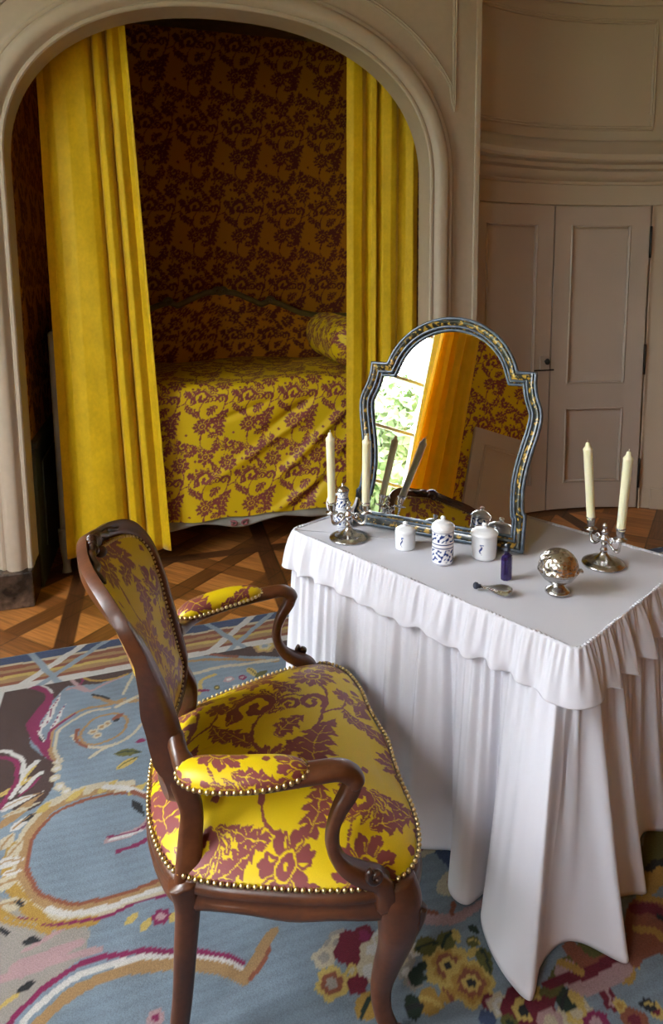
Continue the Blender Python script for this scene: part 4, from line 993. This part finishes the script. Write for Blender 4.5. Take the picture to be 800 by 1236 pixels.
# ================================================================== SMALL THINGS ON THE TABLE
def candelabrum(base, arms, label, group):
    c = np.array((base[0], base[1], ZT)); t = empty('candelabrum', tuple(c)); tag(t, label, 'candelabrum', group)
    mb = MB(); mb.lathe([(0, 0), (.061, 0), (.063, .003), (.061, .007), (.054, .009), (.052, .012), (.044, .014), (.030, .018), (.018, .026), (.011, .034), (.009, .040)], n=56); mb.build('foot', silver, t)
    mb = MB(); mb.lathe([(.009, .038), (.012, .044), (.009, .050), (.0075, .060), (.011, .068), (.016, .075), (.015, .083), (.009, .089), (.008, .096), (.012, .100), (.007, .105), (.005, .112), (.009, .117), (.006, .123), (.0, .128)], n=28); mb.build('stem', silver, t)
    for k, s in enumerate(arms):
        d = np.array(s[:2])-c[:2]; L = np.linalg.norm(d); d /= L; H = s[2]-ZT
        P = spline([(d[0]*r, d[1]*r, z) for r, z in ((.008, .082), (L*.30, .070), (L*.62, .055), (L*.90, .056), (L*1.0, .074), (L*1.0, H-.036))], 7)
        w = .0048*(1+.25*np.sin(np.linspace(0, 14, len(P))))
        m = MB(); m.sweep(P, circle(1, 10), w, ref=(-d[1], d[0], 0)); a = m.build('arm', silver, t)
        m = MB(); cu = [(d[0]*(L*.45+.012*(1-u)*math.cos(u*8)), d[1]*(L*.45+.012*(1-u)*math.cos(u*8)), .077+.012*(1-u)*math.sin(u*8)) for u in np.linspace(0, .9, 18)]; m.sweep(np.array(cu), circle(.003, 7), ref=(-d[1], d[0], 0)); m.build('scroll', silver, a)
        m = MB(); m.lathe([(.004, H-.040), (.019, H-.036), (.020, H-.033), (.009, H-.032), (.0105, H-.026), (.0125, H-.012), (.0125, H-.004), (.0155, H-.001), (.0155, H+.0015), (.0125, H+.0015), (.0122, H-.010), (.0, H-.011)], (d[0]*L, d[1]*L, 0), n=24); m.build('candle_socket', silver, t)
    return t
def candle(foot, tip, label, group):
    f = Vector(foot); d = Vector(tip)-f; L = d.length; o = empty('candle', tuple(f)); o.rotation_euler = d.to_track_quat('Z', 'Y').to_euler(); tag(o, label, 'candle', group)
    r = .0124; m = MB(); prof = [(0, 0), (r*.95, 0), (r, .006), (r*1.02, L*.4), (r*1.08, L-.030), (r*1.16, L-.023), (r*1.0, L-.020), (r*.62, L-.014), (r*.45, L-.004), (0, L-.002)]
    m.lathe(prof, n=24); m.build('wax', wax, o); m = MB(); m.sweep(np.array([(0, 0, L-.006), (.0005, 0, L+.001), (.001, .0003, L+.005)]), circle(.0012, 6), ref=(1, 0, 0)); m.build('wick', wick_m, o)
SR = [(.626, 1.968, .868), (.684, 1.880, .868)]; SL = [(-.160, 2.102, .868), (-.052, 2.102, .868)]
candelabrum((.652, 1.920), SR, 'silver two-armed candelabrum beside the pierced silver ball at the far right of the table', 'silver candelabra')
candelabrum((-.108, 2.118), SL, 'silver two-armed candelabrum in front of the blue and white porcelain pot', 'silver candelabra')
zc0 = .8575
for (s, tp, lb) in ((SR[0], at(709, 533, 1.10), 'ivory candle on the pierced-ball side, upright, in the arm nearer the mirror'), (SR[1], at(759, 544, 1.10), 'ivory candle leaning outward at the right-hand end of the table'),
                    (SL[0], at(398, 521, 1.10), 'ivory candle standing in front of the damask bedspread'), (SL[1], at(442.5, 525, 1.10), 'ivory candle standing in front of the left edge of the mirror frame')):
    candle((s[0], s[1], zc0), tp, lb, 'ivory candles')

def lathe_col(name, prof, c, fn, m, parent=None, n=120, sub=10):
    prof = np.array(prof); P = [prof[0]]
    for a, b in zip(prof[:-1], prof[1:]):
        k = max(1, int(np.linalg.norm(b-a)/.0016)); P += [a+(b-a)*(i+1)/k for i in range(k)]
    P = np.array(P); th = np.linspace(0, 2*PI, n, endpoint=False); T, K = np.meshgrid(th, np.arange(len(P)), indexing='ij')
    V = np.stack([P[K, 0]*np.cos(T), P[K, 0]*np.sin(T), P[K, 1]], -1)+np.asarray(c)
    return mesh_obj(name, V.reshape(-1, 3), grid_faces(n, len(P), True), m, parent, True, fn(T, P[K, 1]).reshape(-1, 3))
PW = lin((232, 234, 238)); PB = lin((44, 62, 120)); PB2 = lin((96, 116, 170))
FACE = math.atan2(-1, -.15)                        # side turned towards the camera
def motif_small(zc, w=.16):
    def fn(T, Z):
        C = np.empty(T.shape+(3,)); C[:] = PW; d = (T-FACE+.28+PI) % (2*PI)-PI; y = (Z-zc)
        m = (np.abs(d-.08*np.sin(y*260)) < .10*(1-np.abs(y)/.018).clip(0)) & (np.abs(y) < .018); C[m] = PB
        m = ((d-.10)**2*.6+((y-.014)/.02)**2 < .012); C[m] = PB2
        return C
    return fn
def motif_rich(T, Z):
    C = np.empty(T.shape+(3,)); C[:] = PW
    n = np.sin(T*9+np.sin(Z*190)*2)+np.sin(Z*420+np.sin(T*6)*2.2)+.7*np.sin(T*17-Z*260)
    band = ((Z > .012) & (Z < .050)) | ((Z > .072) & (Z < .098)); C[band & (n > .75)] = PB; C[band & (n > .30) & (n <= .75)] = PB2
    for z in (.006, .055, .066, .101): C[np.abs(Z-z) < .0012] = PB
    C[(Z > .106) & (n > 1.1)] = PB2
    return C
def plain_white(T, Z): C = np.empty(T.shape+(3,)); C[:] = PW; return C
def jar(px, py, prof, lidprof, fn, lidfn, label, ribs=0):
    p = at(px, py, ZT); t = empty('porcelain_jar', p); tag(t, label, 'jar', None)
    lathe_col('body', prof, (0, 0, 0), fn, porcelain, t); lathe_col('lid', lidprof, (0, 0, 0), lidfn, porcelain, t); return t
jar(489, 661, [(0, 0), (.028, 0), (.031, .003), (.0315, .05), (.030, .053)], [(.0325, .053), (.033, .056), (.030, .062), (.020, .068), (.008, .071), (.005, .074), (.009, .079), (.007, .084), (0, .086)], motif_small(.028), plain_white,
    'smallest white porcelain jar, beside the left candelabrum, with tiny blue sprig')
jar(534, 679, [(0, 0), (.026, 0), (.031, .004), (.032, .03), (.0325, .104), (.031, .108)], [(.0345, .107), (.035, .111), (.032, .118), (.022, .126), (.010, .130), (.005, .133), (.008, .138), (.006, .143), (0, .145)], motif_rich, plain_white,
    'tall cylindrical porcelain jar covered in blue floral decoration')
j = jar(584, 672, [(0, 0), (.034, 0), (.037, .004), (.038, .03), (.0395, .070), (.038, .074)], [(.041, .072), (.042, .075), (.039, .081), (.028, .088), (.010, .092), (.005, .095), (.009, .101), (.006, .106), (0, .107)], motif_small(.036), plain_white,
        'wide white porcelain jar with domed lid beside the violet bottle')
# porcelain pot behind the left candelabrum
p = np.array(at(414, 635, ZT)); pot = empty('porcelain_pot', tuple(p)); tag(pot, 'blue and white porcelain pot with metal lid behind the left candelabrum', 'pot')
lathe_col('body', [(0, 0), (.022, 0), (.024, .004), (.030, .03), (.030, .055), (.022, .085), (.018, .105), (.020, .125)], (0, 0, 0), motif_rich, porcelain, pot)
mb = MB(); mb.lathe([(.021, .122), (.022, .127), (.018, .134), (.010, .140), (.004, .143), (.006, .148), (0, .152)]); mb.build('metal_lid', silver, pot)
mb = MB(); mb.sweep(spline([(-.019, .0, .112), (-.044, .0, .105), (-.052, .0, .075), (-.040, .0, .045), (-.028, 0, .04)], 6), circle(.0045, 8), ref=(0, 1, 0)); h_ = mesh_obj('handle', np.concatenate(mb.v), mb.f, porcelain, pot, True, np.tile(PW, (sum(len(a) for a in mb.v), 1)))
mb = MB(); mb.sweep(spline([(.026, .0, .05), (.040, .0, .075), (.048, .0, .100)], 6), circle(.006, 8), np.linspace(1.2, .7, 13), ref=(0, 1, 0)); mesh_obj('spout', np.concatenate(mb.v), mb.f, porcelain, pot, True, np.tile(PW, (sum(len(a) for a in mb.v), 1)))
# violet bottle
p = at(611, 699, ZT); t = empty('scent_bottle', p, .6); tag(t, 'small upright violet glass bottle on the white cloth', 'bottle')
mb = MB(); v = []; K = 8; prof = [(.0155, 0), (.0175, .003), (.0180, .010), (.0180, .060), (.0165, .068), (.009, .074), (.007, .078), (.007, .083)]
for i in range(K):
    a = 2*PI*(i+.5)/K
    for r, z in prof: v.append((r*math.cos(a)*1.05, r*math.sin(a)*.72, z))
m_ = len(prof); f = [(i*m_+k, ((i+1) % K)*m_+k, ((i+1) % K)*m_+k+1, i*m_+k+1) for i in range(K) for k in range(m_-1)]+[[i*m_ for i in range(K)][::-1], [i*m_+m_-1 for i in range(K)]]
mb.add(v, f); mb.build('body', violet_glass, t, smooth=False)
mb = MB(); mb.lathe([(0, .082), (.0085, .082), (.0095, .085), (.0085, .089), (.0055, .091), (.0075, .096), (.006, .101), (0, .102)], n=20); mb.build('stopper', cork_m, t)
mb = MB()
for k in range(5): mb.ball((0, -.0130, .014+k*.0115), .0035, 6, (1.2, .35, .9))
# clear flask lying down
A = np.array(at(573, 708, ZT+.010)); Bq = np.array(at(622, 715, ZT+.013)); d = Bq-A; L = np.linalg.norm(d); t = empty('glass_flask', (A[0], A[1], ZT), math.atan2(d[1], d[0])); tag(t, 'clear glass flask with dark stopper lying on its side on the cloth', 'flask')
Rl = np.array([[0, 0, 1], [0, 1, 0], [-1, 0, 0]])
mb = MB(); mb.lathe([(.0055, .012), (.006, .030), (.008, .040), (.017, .055), (.021, .072), (.020, .088), (.012, .100), (0, .102)], (0, 0, .0135), n=28, R=Rl, squash=1.05)
vv = mb.v[0]; vv[:, 2] = .0135+(vv[:, 2]-.0135)*.62; mb.build('body', glass_m, t)
mb = MB(); mb.lathe([(0, -.004), (.006, -.004), (.0095, .0), (.0095, .006), (.006, .010), (.0055, .016), (0, .016)], (0, 0, .0135), n=20, R=Rl); mb.build('stopper', cork_m, t)
# pierced silver ball on a foot
t = empty('silver_sponge_box', (.472, 1.742, ZT)); tag(t, 'round silver box with pierced domed lid on a short foot', 'silver box')
mb = MB(); mb.lathe([(0, .0), (.031, 0), (.034, .003), (.033, .008), (.028, .012), (.020, .018), (.014, .024), (.013, .028)], n=48); mb.build('foot', silver, t)
mb = MB(); mb.lathe([(.013, .027), (.026, .032), (.040, .042), (.049, .054), (.052, .062), (.050, .064)], n=56); mb.build('bowl', silver, t)
mb = MB(); mb.lathe([(.0535, .062), (.0555, .065), (.0535, .069), (.053, .070), (.0525, .080), (.048, .094), (.040, .105), (.028, .1145), (.014, .1195), (0, .121)], n=64); ld = mb.build('pierced_lid', pierced_m, t)
mb = MB(); mb.box((.056, -.012, .0655), (.012, .016, .008), bev=.002); mb.build('clasp', silver, ld)

# ================================================================== ARMCHAIR
OR = (-.4665, 1.4665); AR = math.radians(16.5)
ch = empty('armchair', (OR[0], OR[1], .012), AR); tag(ch, 'carved walnut armchair upholstered in yellow and maroon damask, drawn up to the table', 'armchair')
DZ = -.012
def cz(P): P = np.array(P, float); P[..., 2] += DZ; return P
half_out = [(-.070, 0), (-.066, .09), (-.045, .18), (-.012, .245), (.05, .287), (.14, .325), (.24, .362), (.33, .385), (.395, .385), (.440, .360), (.468, .310), (.482, .23), (.482, .14), (.488, .06), (.494, 0)]
full = half_out+[(x, -y) for x, y in half_out[::-1][1:-1]]
OUT = spline(full, 14, True); NO = len(OUT)
tn = np.roll(OUT, -1, 0)-np.roll(OUT, 1, 0); tn /= np.linalg.norm(tn, axis=1)[:, None]; NRM = np.stack([tn[:, 1], -tn[:, 0]], -1)
if (NRM*(OUT-np.array((.2, 0)))).sum() < 0: NRM = -NRM
ZR = .398
# rail
ang_front = np.exp(-((OUT[:, 0]-.40)/.09)**2)*(np.abs(OUT[:, 1]) > .25)
zb = .345-.020*np.exp(-((np.abs(OUT[:, 1])-.0)/.09)**2)*(OUT[:, 0] > .3)-.010*np.exp(-((OUT[:, 0]-.20)/.07)**2)-.018*ang_front-.014*np.exp(-((OUT[:, 0]+.01)/.05)**2)*(np.abs(OUT[:, 1]) > .15)
sec = [(-.035, .396, 0), (.0, .400, 0), (.006, .397, 0), (.012, .388, 0), (.013, .378, 0), (.007, .372, 0), (.012, .362, 0), (.015, 0, .014), (.012, 0, .004), (.004, 0, 0), (-.020, 0, .002), (-.035, 0, .012)]
V = []
for i in range(NO):
    for o_, z_, dz in sec: V.append((OUT[i, 0]+NRM[i, 0]*o_, OUT[i, 1]+NRM[i, 1]*o_, (z_ if z_ else zb[i]+dz)+DZ))
k = len(sec); F = [(i*k+q, i*k+(q+1) % k, ((i+1) % NO)*k+(q+1) % k, ((i+1) % NO)*k+q) for i in range(NO) for q in range(k)]
mesh_obj('seat_rail', V, F, walnut, ch)
# upholstered seat
def dome():
    nr, na = 190, 900; idx = np.linspace(0, NO, na, endpoint=False); i0 = idx.astype(int); fr = (idx-i0)[:, None]
    oo = OUT[i0]*(1-fr)+OUT[(i0+1) % NO]*fr; c = np.array((.20, 0.)); rho = np.linspace(0, 1, nr)
    Rr, I = np.meshgrid(rho, np.arange(na), indexing='ij')
    A = Rr*PI/2
    X = c[0]+(oo[I, 0]-c[0])*np.sin(A)**.85*1.0; Y = c[1]+(oo[I, 1]-c[1])*np.sin(A)**.85
    Z = ZR+.001+.088*np.cos(A)**.62*(1+.0*X); Z = ZR+.001+.090*(1-np.sin(A)**3.2)
    nn = NRM[i0][I]; bul = .010*np.sin(np.clip((Rr-.6)/.4, 0, 1)*PI); X = X+nn[..., 0]*bul; Y = Y+nn[..., 1]*bul
    Z = Z-.014*np.exp(-((Rr-.62)/.16)**2)*np.exp(-((X-.0)/.2)**2)*0
    arc = np.concatenate([[0], np.cumsum(np.hypot(np.diff(np.sin(rho*PI/2)**.85*.34), np.diff(.090*(1-np.sin(rho*PI/2)**3.2))))])/.34
    U = c[0]+(oo[I, 0]-c[0])*arc[:, None]; W = c[1]+(oo[I, 1]-c[1])*arc[:, None]
    colr = damask_col(U+.235, W+.195, 1.12)
    f = grid_faces(nr, na).tolist()+[[q*na+na-1, q*na, (q+1)*na, (q+1)*na+na-1] for q in range(nr-1)]
    return mesh_obj('seat_upholstery', cz(np.stack([X, Y, Z], -1)).reshape(-1, 3), np.array(f)[:, ::-1], damask_chair, ch, True, colr)
su = dome()
def nails(name, pts, nrm, par, r=.0052):
    mb = MB()
    for p, n_ in zip(pts, nrm):
        mb.ball((p[0]+n_[0]*.001, p[1]+n_[1]*.001, p[2]+n_[2]*.001), r, 6)
    return mb.build(name, gilt, par)
def resample(P, d, closed=True):
    P = np.asarray(P); Q = np.concatenate([P, P[:1]]) if closed else P; L = np.concatenate([[0], np.cumsum(np.linalg.norm(np.diff(Q[:, :3], axis=0), axis=1))]); n = int(L[-1]/d)
    s = np.linspace(0, L[-1], n, endpoint=not closed); return np.stack([np.interp(s, L, Q[:, c]) for c in range(Q.shape[1])], -1)
ON = np.concatenate([OUT+NRM*.008, np.full((NO, 1), ZR+.009+DZ), NRM], 1); R_ = resample(ON, .0135)
for keep in ([q[0] > .372+.024 for q in R_], [q[0] < .372-.024 for q in R_]):
    K_ = R_[np.array(keep)]; nails('nail_trim', K_[:, :3], np.concatenate([K_[:, 3:], np.zeros((len(K_), 1))], 1), su)
# legs
oval = circle(.5, 16)
for s in (-1, 1):
    P = spline([(.400, s*.372, .392), (.408, s*.380, .350), (.408, s*.382, .300), (.403, s*.374, .245), (.390, s*.360, .180), (.381, s*.350, .120), (.384, s*.352, .065), (.398, s*.362, .025), (.406, s*.367, .0125)], 6)
    t = np.linspace(0, 1, len(P)); wx = lerp(t, [0, .12, .28, .42, .6, .75, .88, .95, 1], [.085, .095, .082, .062, .046, .038, .036, .044, .046]); wy = wx*.85
    mb = MB(); mb.sweep(cz(P), rrect(1, 1, .42, 4), np.stack([wx, wy], -1), ref=(1, 0, 0)); lg = mb.build('front_leg', walnut, ch)
    mb = MB(); P = spline([(.452, s*.395, .335), (.449, s*.398, .315), (.444, s*.396, .29), (.437, s*.389, .26)], 5); mb.sweep(cz(P), circle(.011, 8, .016), np.linspace(1.1, .3, len(P)), ref=(1, 0, 0)); mb.build('knee_carving', walnut_dark, lg)
    P = spline([(-.004, s*.258, .392), (.002, s*.262, .34), (-.006, s*.264, .24), (-.016, s*.266, .13), (-.030, s*.272, .04), (-.039, s*.276, .0125)], 6)
    w = lerp(np.linspace(0, 1, len(P)), [0, .2, .6, 1], [.060, .050, .040, .034]); mb = MB(); mb.sweep(cz(P), rrect(1, 1, .35, 4), np.stack([w, w*.9], -1), ref=(1, 0, 0)); mb.build('rear_leg', walnut, ch)
# back
def xs(z): return np.interp(z, [.38, .45, .5, .6, .7, .8, .9, .95, 1.03], [.030, .036, .040, .034, .010, -.022, -.062, -.083, -.114])
def Bk(y, z, off=0.):
    y, z = np.asarray(y, float), np.asarray(z, float); return np.stack([xs(z)-.075*(1-(y/.25)**2)+off, y, z+DZ], -1)
hb = [(.0, .502), (.07, .498), (.135, .503), (.180, .528), (.200, .575), (.203, .63), (.208, .69), (.222, .76), (.240, .83), (.250, .885), (.238, .935), (.205, .966), (.150, .984), (.085, .994), (.03, 1.004), (0, 1.006)]
fb = hb+[(-y, z) for y, z in hb[::-1][1:-1]]; BO = spline(fb, 10, True)
P = Bk(BO[:, 0], BO[:, 1]); fp = np.array([(-.058, -.013), (-.058, .013), (-.020, .020), (.004, .021), (.010, .017), (.013, .010), (.008, .004), (.013, -.003), (.012, -.010), (.006, -.016), (-.004, -.018), (-.030, -.018)])
fk = lerp(BO[:, 1], [.5, .55, .63, .75, .87, 1.0], [.42, .6, .95, .85, .45, .32]); mb = MB(); mb.sweep(P, fp, np.stack([fk*.5+.5*np.minimum(fk, 1), fk*0+1], -1), ref=(1, 0, 0), closed=True); bf = mb.build('back_frame', walnut, ch); bf.modifiers.new('es', 'EDGE_SPLIT').split_angle = math.radians(50)
def inner(P2, d):
    t = np.roll(P2, -1, 0)-np.roll(P2, 1, 0); t /= np.linalg.norm(t, axis=1)[:, None]; n = np.stack([t[:, 1], -t[:, 0]], -1)
    if (n*(P2-P2.mean(0))).sum() > 0: n = -n
    return P2+n*d
def back_pad(name, puff, off, side):
    IN = inner(BO, .017); N = 620; q = resample(IN, 2.05/N)[:N]; N = len(q); c = np.array((0, .76)); nr = 130
    Rr, I = np.meshgrid(np.linspace(0, 1, nr), np.arange(N), indexing='ij'); Y = c[0]+(q[I, 0]-c[0])*Rr; Z = c[1]+(q[I, 1]-c[1])*Rr
    h = puff*(1-Rr**4)**.8; V = Bk(Y, Z, off*lerp(Z, [.5, .62, .75, .87, 1.0], [.5, .9, .75, .45, .38])); V[..., 0] += side*h
    f = grid_faces(nr, N).tolist()+[[k*N+N-1, k*N, (k+1)*N, (k+1)*N+N-1] for k in range(nr-1)]; f = np.array(f)
    return mesh_obj(name, V.reshape(-1, 3), f if side < 0 else f[:, ::-1], damask_chair, ch, True, damask_col(Y+.07, Z+.20, 1.0))
bu = back_pad('back_upholstery', .030, .000, 1); back_pad('rear_cover', .003, -.022, -1)
R_ = resample(inner(BO, .021), .0115); P = Bk(R_[:, 0], R_[:, 1], .006); nails('nail_trim', P, np.zeros((len(P), 3)), bu, .0040)
# crest carving
mb = MB()
for k, a in enumerate(np.linspace(-1.25, 1.25, 7)):
    L = .040-.008*abs(a); c = Bk(.0+.030*math.sin(a)*.8, 1.000+.018*math.cos(a), .014); mb.ball(tuple(c), .5, 8, (.026, .014, .034-.006*abs(a)))
mb.ball(tuple(Bk(0, .992, .022)), .5, 9, (.026, .026, .026))
cr = mb.build('crest_shell', walnut_dark, ch)
for s in (-1, 1):
    mb = MB(); yy = np.linspace(.02, .155, 30); zz = np.interp(yy, [.0, .03, .085, .150, .205], [1.006, 1.004, .994, .984, .966])
    P = Bk(s*yy, zz+.006+.003*np.sin(yy*120), .012+.003*np.sin(yy*95)); mb.sweep(P, circle(.010, 8), lerp(np.linspace(0, 1, 30), [0, .3, 1], [1.2, .95, .35])*(1+.22*np.sin(yy*150)), ref=(1, 0, 0))
    mb.build('leaf_carving', walnut_dark, bf)
    # stiles running down from the waist of the back to the rail
    P = spline([tuple(Bk(s*.203, .62, -.014)), tuple(Bk(s*.205, .57, -.014)), (.016, s*.213, .51+DZ), (.012, s*.228, .455+DZ), (.006, s*.247, .40+DZ), (.004, s*.250, .35+DZ)], 6)
    w = lerp(np.linspace(0, 1, len(P)), [0, .3, .7, 1], [.034, .038, .044, .052]); mb = MB(); mb.sweep(P, rrect(1, .9, .28, 4), np.stack([w*1.15, w*.85], -1), ref=(1, 0, 0)); mb.build('stile', walnut, ch)
    # arm and its support
    AP_ = spline([tuple(Bk(s*.212, .668, -.006)), (.004, s*.262, .652+DZ), (.035, s*.318, .650+DZ), (.125, s*.358, .655+DZ), (.225, s*.374, .661+DZ), (.285, s*.381, .662+DZ), (.312, s*.384, .648+DZ), (.320, s*.384, .628+DZ)], 7)
    t = np.linspace(0, 1, len(AP_)); mb = MB(); wz = lerp(t, [0, .1, .25, .7, .85, .95, 1], [.050, .034, .028, .030, .036, .040, .030]); wy = lerp(t, [0, .1, .25, .6, .85, .95, 1], [.034, .034, .052, .052, .044, .048, .040])
    mb.sweep(AP_, rrect(1, 1, .42, 4), np.stack([wz, wy], -1), ref=(0, 0, 1) if False else np.stack([np.interp(t, [0, .8, 1], [0, 0, .9]), t*0, np.interp(t, [0, .8, 1], [1, 1, .45])], -1)); ar = mb.build('armrest', walnut, ch)
    SP = spline([(.318, s*.384, .640), (.308, s*.384, .615), (.287, s*.384, .580), (.274, s*.385, .540), (.276, s*.386, .500), (.296, s*.388, .462), (.330, s*.389, .435), (.360, s*.389, .418), (.374, s*.388, .396), (.378, s*.384, .360)], 6)
    t = np.linspace(0, 1, len(SP)); w = lerp(t, [0, .1, .3, .5, .62, .75, .88, 1], [.040, .040, .030, .032, .042, .046, .050, .056]); mb = MB(); mb.sweep(cz(SP), np.array([(-.5, -.32), (-.5, .32), (-.2, .5), (.0, .40), (.2, .5), (.5, .32), (.5, -.32), (.2, -.5), (0, -.40), (-.2, -.5)]), np.stack([w, w*.85], -1), ref=(0, s, 0)); mb.build('arm_support', walnut, ch)
    mb = MB(); cu = [(.352+.017*(1-u)*math.cos(u*8+2), s*.412, .446+DZ+.017*(1-u)*math.sin(u*8+2)) for u in np.linspace(0, .9, 20)]; mb.sweep(np.array(cu), circle(.0075, 8), ref=(0, 1, 0)); mb.build('scroll_carving', walnut_dark, ar)
    # pad
    n_a, n_b = 170, 72; C0 = spline([(-.004, s*.298, .668), (.06, s*.335, .667), (.14, s*.361, .670), (.236, s*.376, .674)], 57)[:n_a]
    tt = np.linspace(0, 1, len(C0)); T3 = np.gradient(C0, axis=0); T3 /= np.linalg.norm(T3, axis=1)[:, None]; S3 = np.stack([-T3[:, 1], T3[:, 0], 0*tt], -1)
    wd = .040*(1-np.abs(2*tt-1)**3.2)**.5+.0005; hh = .034*(1-np.abs(2*tt-1)**3.0)**.5+.0004; al = np.linspace(0, PI, n_b)
    Iq, Aq = np.meshgrid(np.arange(len(C0)), al, indexing='ij')
    V = C0[Iq]+S3[Iq]*(np.cos(Aq)*wd[Iq])[..., None]*1.0+np.array((0, 0, 1.))*(np.sin(Aq)**.75*hh[Iq])[..., None]; V[..., 2] += DZ-.006
    colr = damask_col(V[..., 0]+.13, Aq*.042+(.30 if s < 0 else .05), .9)
    pad = mesh_obj('arm_pad', V.reshape(-1, 3), grid_faces(len(C0), n_b) if True else None, damask_chair, ch, True, colr)
    loop = np.concatenate([C0+S3*wd[:, None]*1.03, (C0-S3*wd[:, None]*1.03)[::-1]]); loop[:, 2] += DZ-.002; R_ = resample(loop, .0125); nails('nail_trim', R_, np.zeros((len(R_), 3)), pad, .0050)
EXPO = 1.28

# ================================================================== CAMERA, SKY, COLOUR
cd = bpy.data.cameras.new('camera'); cam = bpy.data.objects.new('camera', cd); COL.objects.link(cam)
cam.location = (0, 0, HC); cam.rotation_euler = (PI/2-PITCH, 0, 0)
cd.sensor_fit = 'VERTICAL'; cd.sensor_height = 36.; cd.lens = FP/1236*36
cd.shift_x = (400-PX)/1236; cd.shift_y = -(618-PY)/1236
cd.clip_start = .02
scn.camera = cam
w = bpy.data.worlds.new('sky'); scn.world = w; w.use_nodes = True
bg = w.node_tree.nodes['Background']; bg.inputs[0].default_value = (.90, .95, 1.0, 1)
nt = w.node_tree; tcw = nt.nodes.new('ShaderNodeTexCoord'); sp = nt.nodes.new('ShaderNodeSeparateXYZ'); mr_ = nt.nodes.new('ShaderNodeMapRange')
nt.links.new(tcw.outputs['Generated'], sp.inputs[0]); nt.links.new(sp.outputs['Z'], mr_.inputs['Value'])
mr_.inputs['From Min'].default_value = 0; mr_.inputs['From Max'].default_value = .8; mr_.inputs['To Min'].default_value = 3.0; mr_.inputs['To Max'].default_value = 20.0   # overcast sky, brighter overhead
nt.links.new(mr_.outputs[0], bg.inputs[1])
scn.view_settings.view_transform = 'Standard'; scn.view_settings.look = 'None'; scn.view_settings.gamma = 1; scn.view_settings.use_curve_mapping = False
scn.view_settings.exposure = EXPO
scn.cycles.use_denoising = True
scn.cycles.max_bounces = 8; scn.cycles.diffuse_bounces = 5; scn.cycles.glossy_bounces = 4; scn.cycles.transmission_bounces = 6; scn.cycles.transparent_max_bounces = 8
scn.cycles.sample_clamp_indirect = 6; scn.cycles.caustics_reflective = False; scn.cycles.caustics_refractive = False
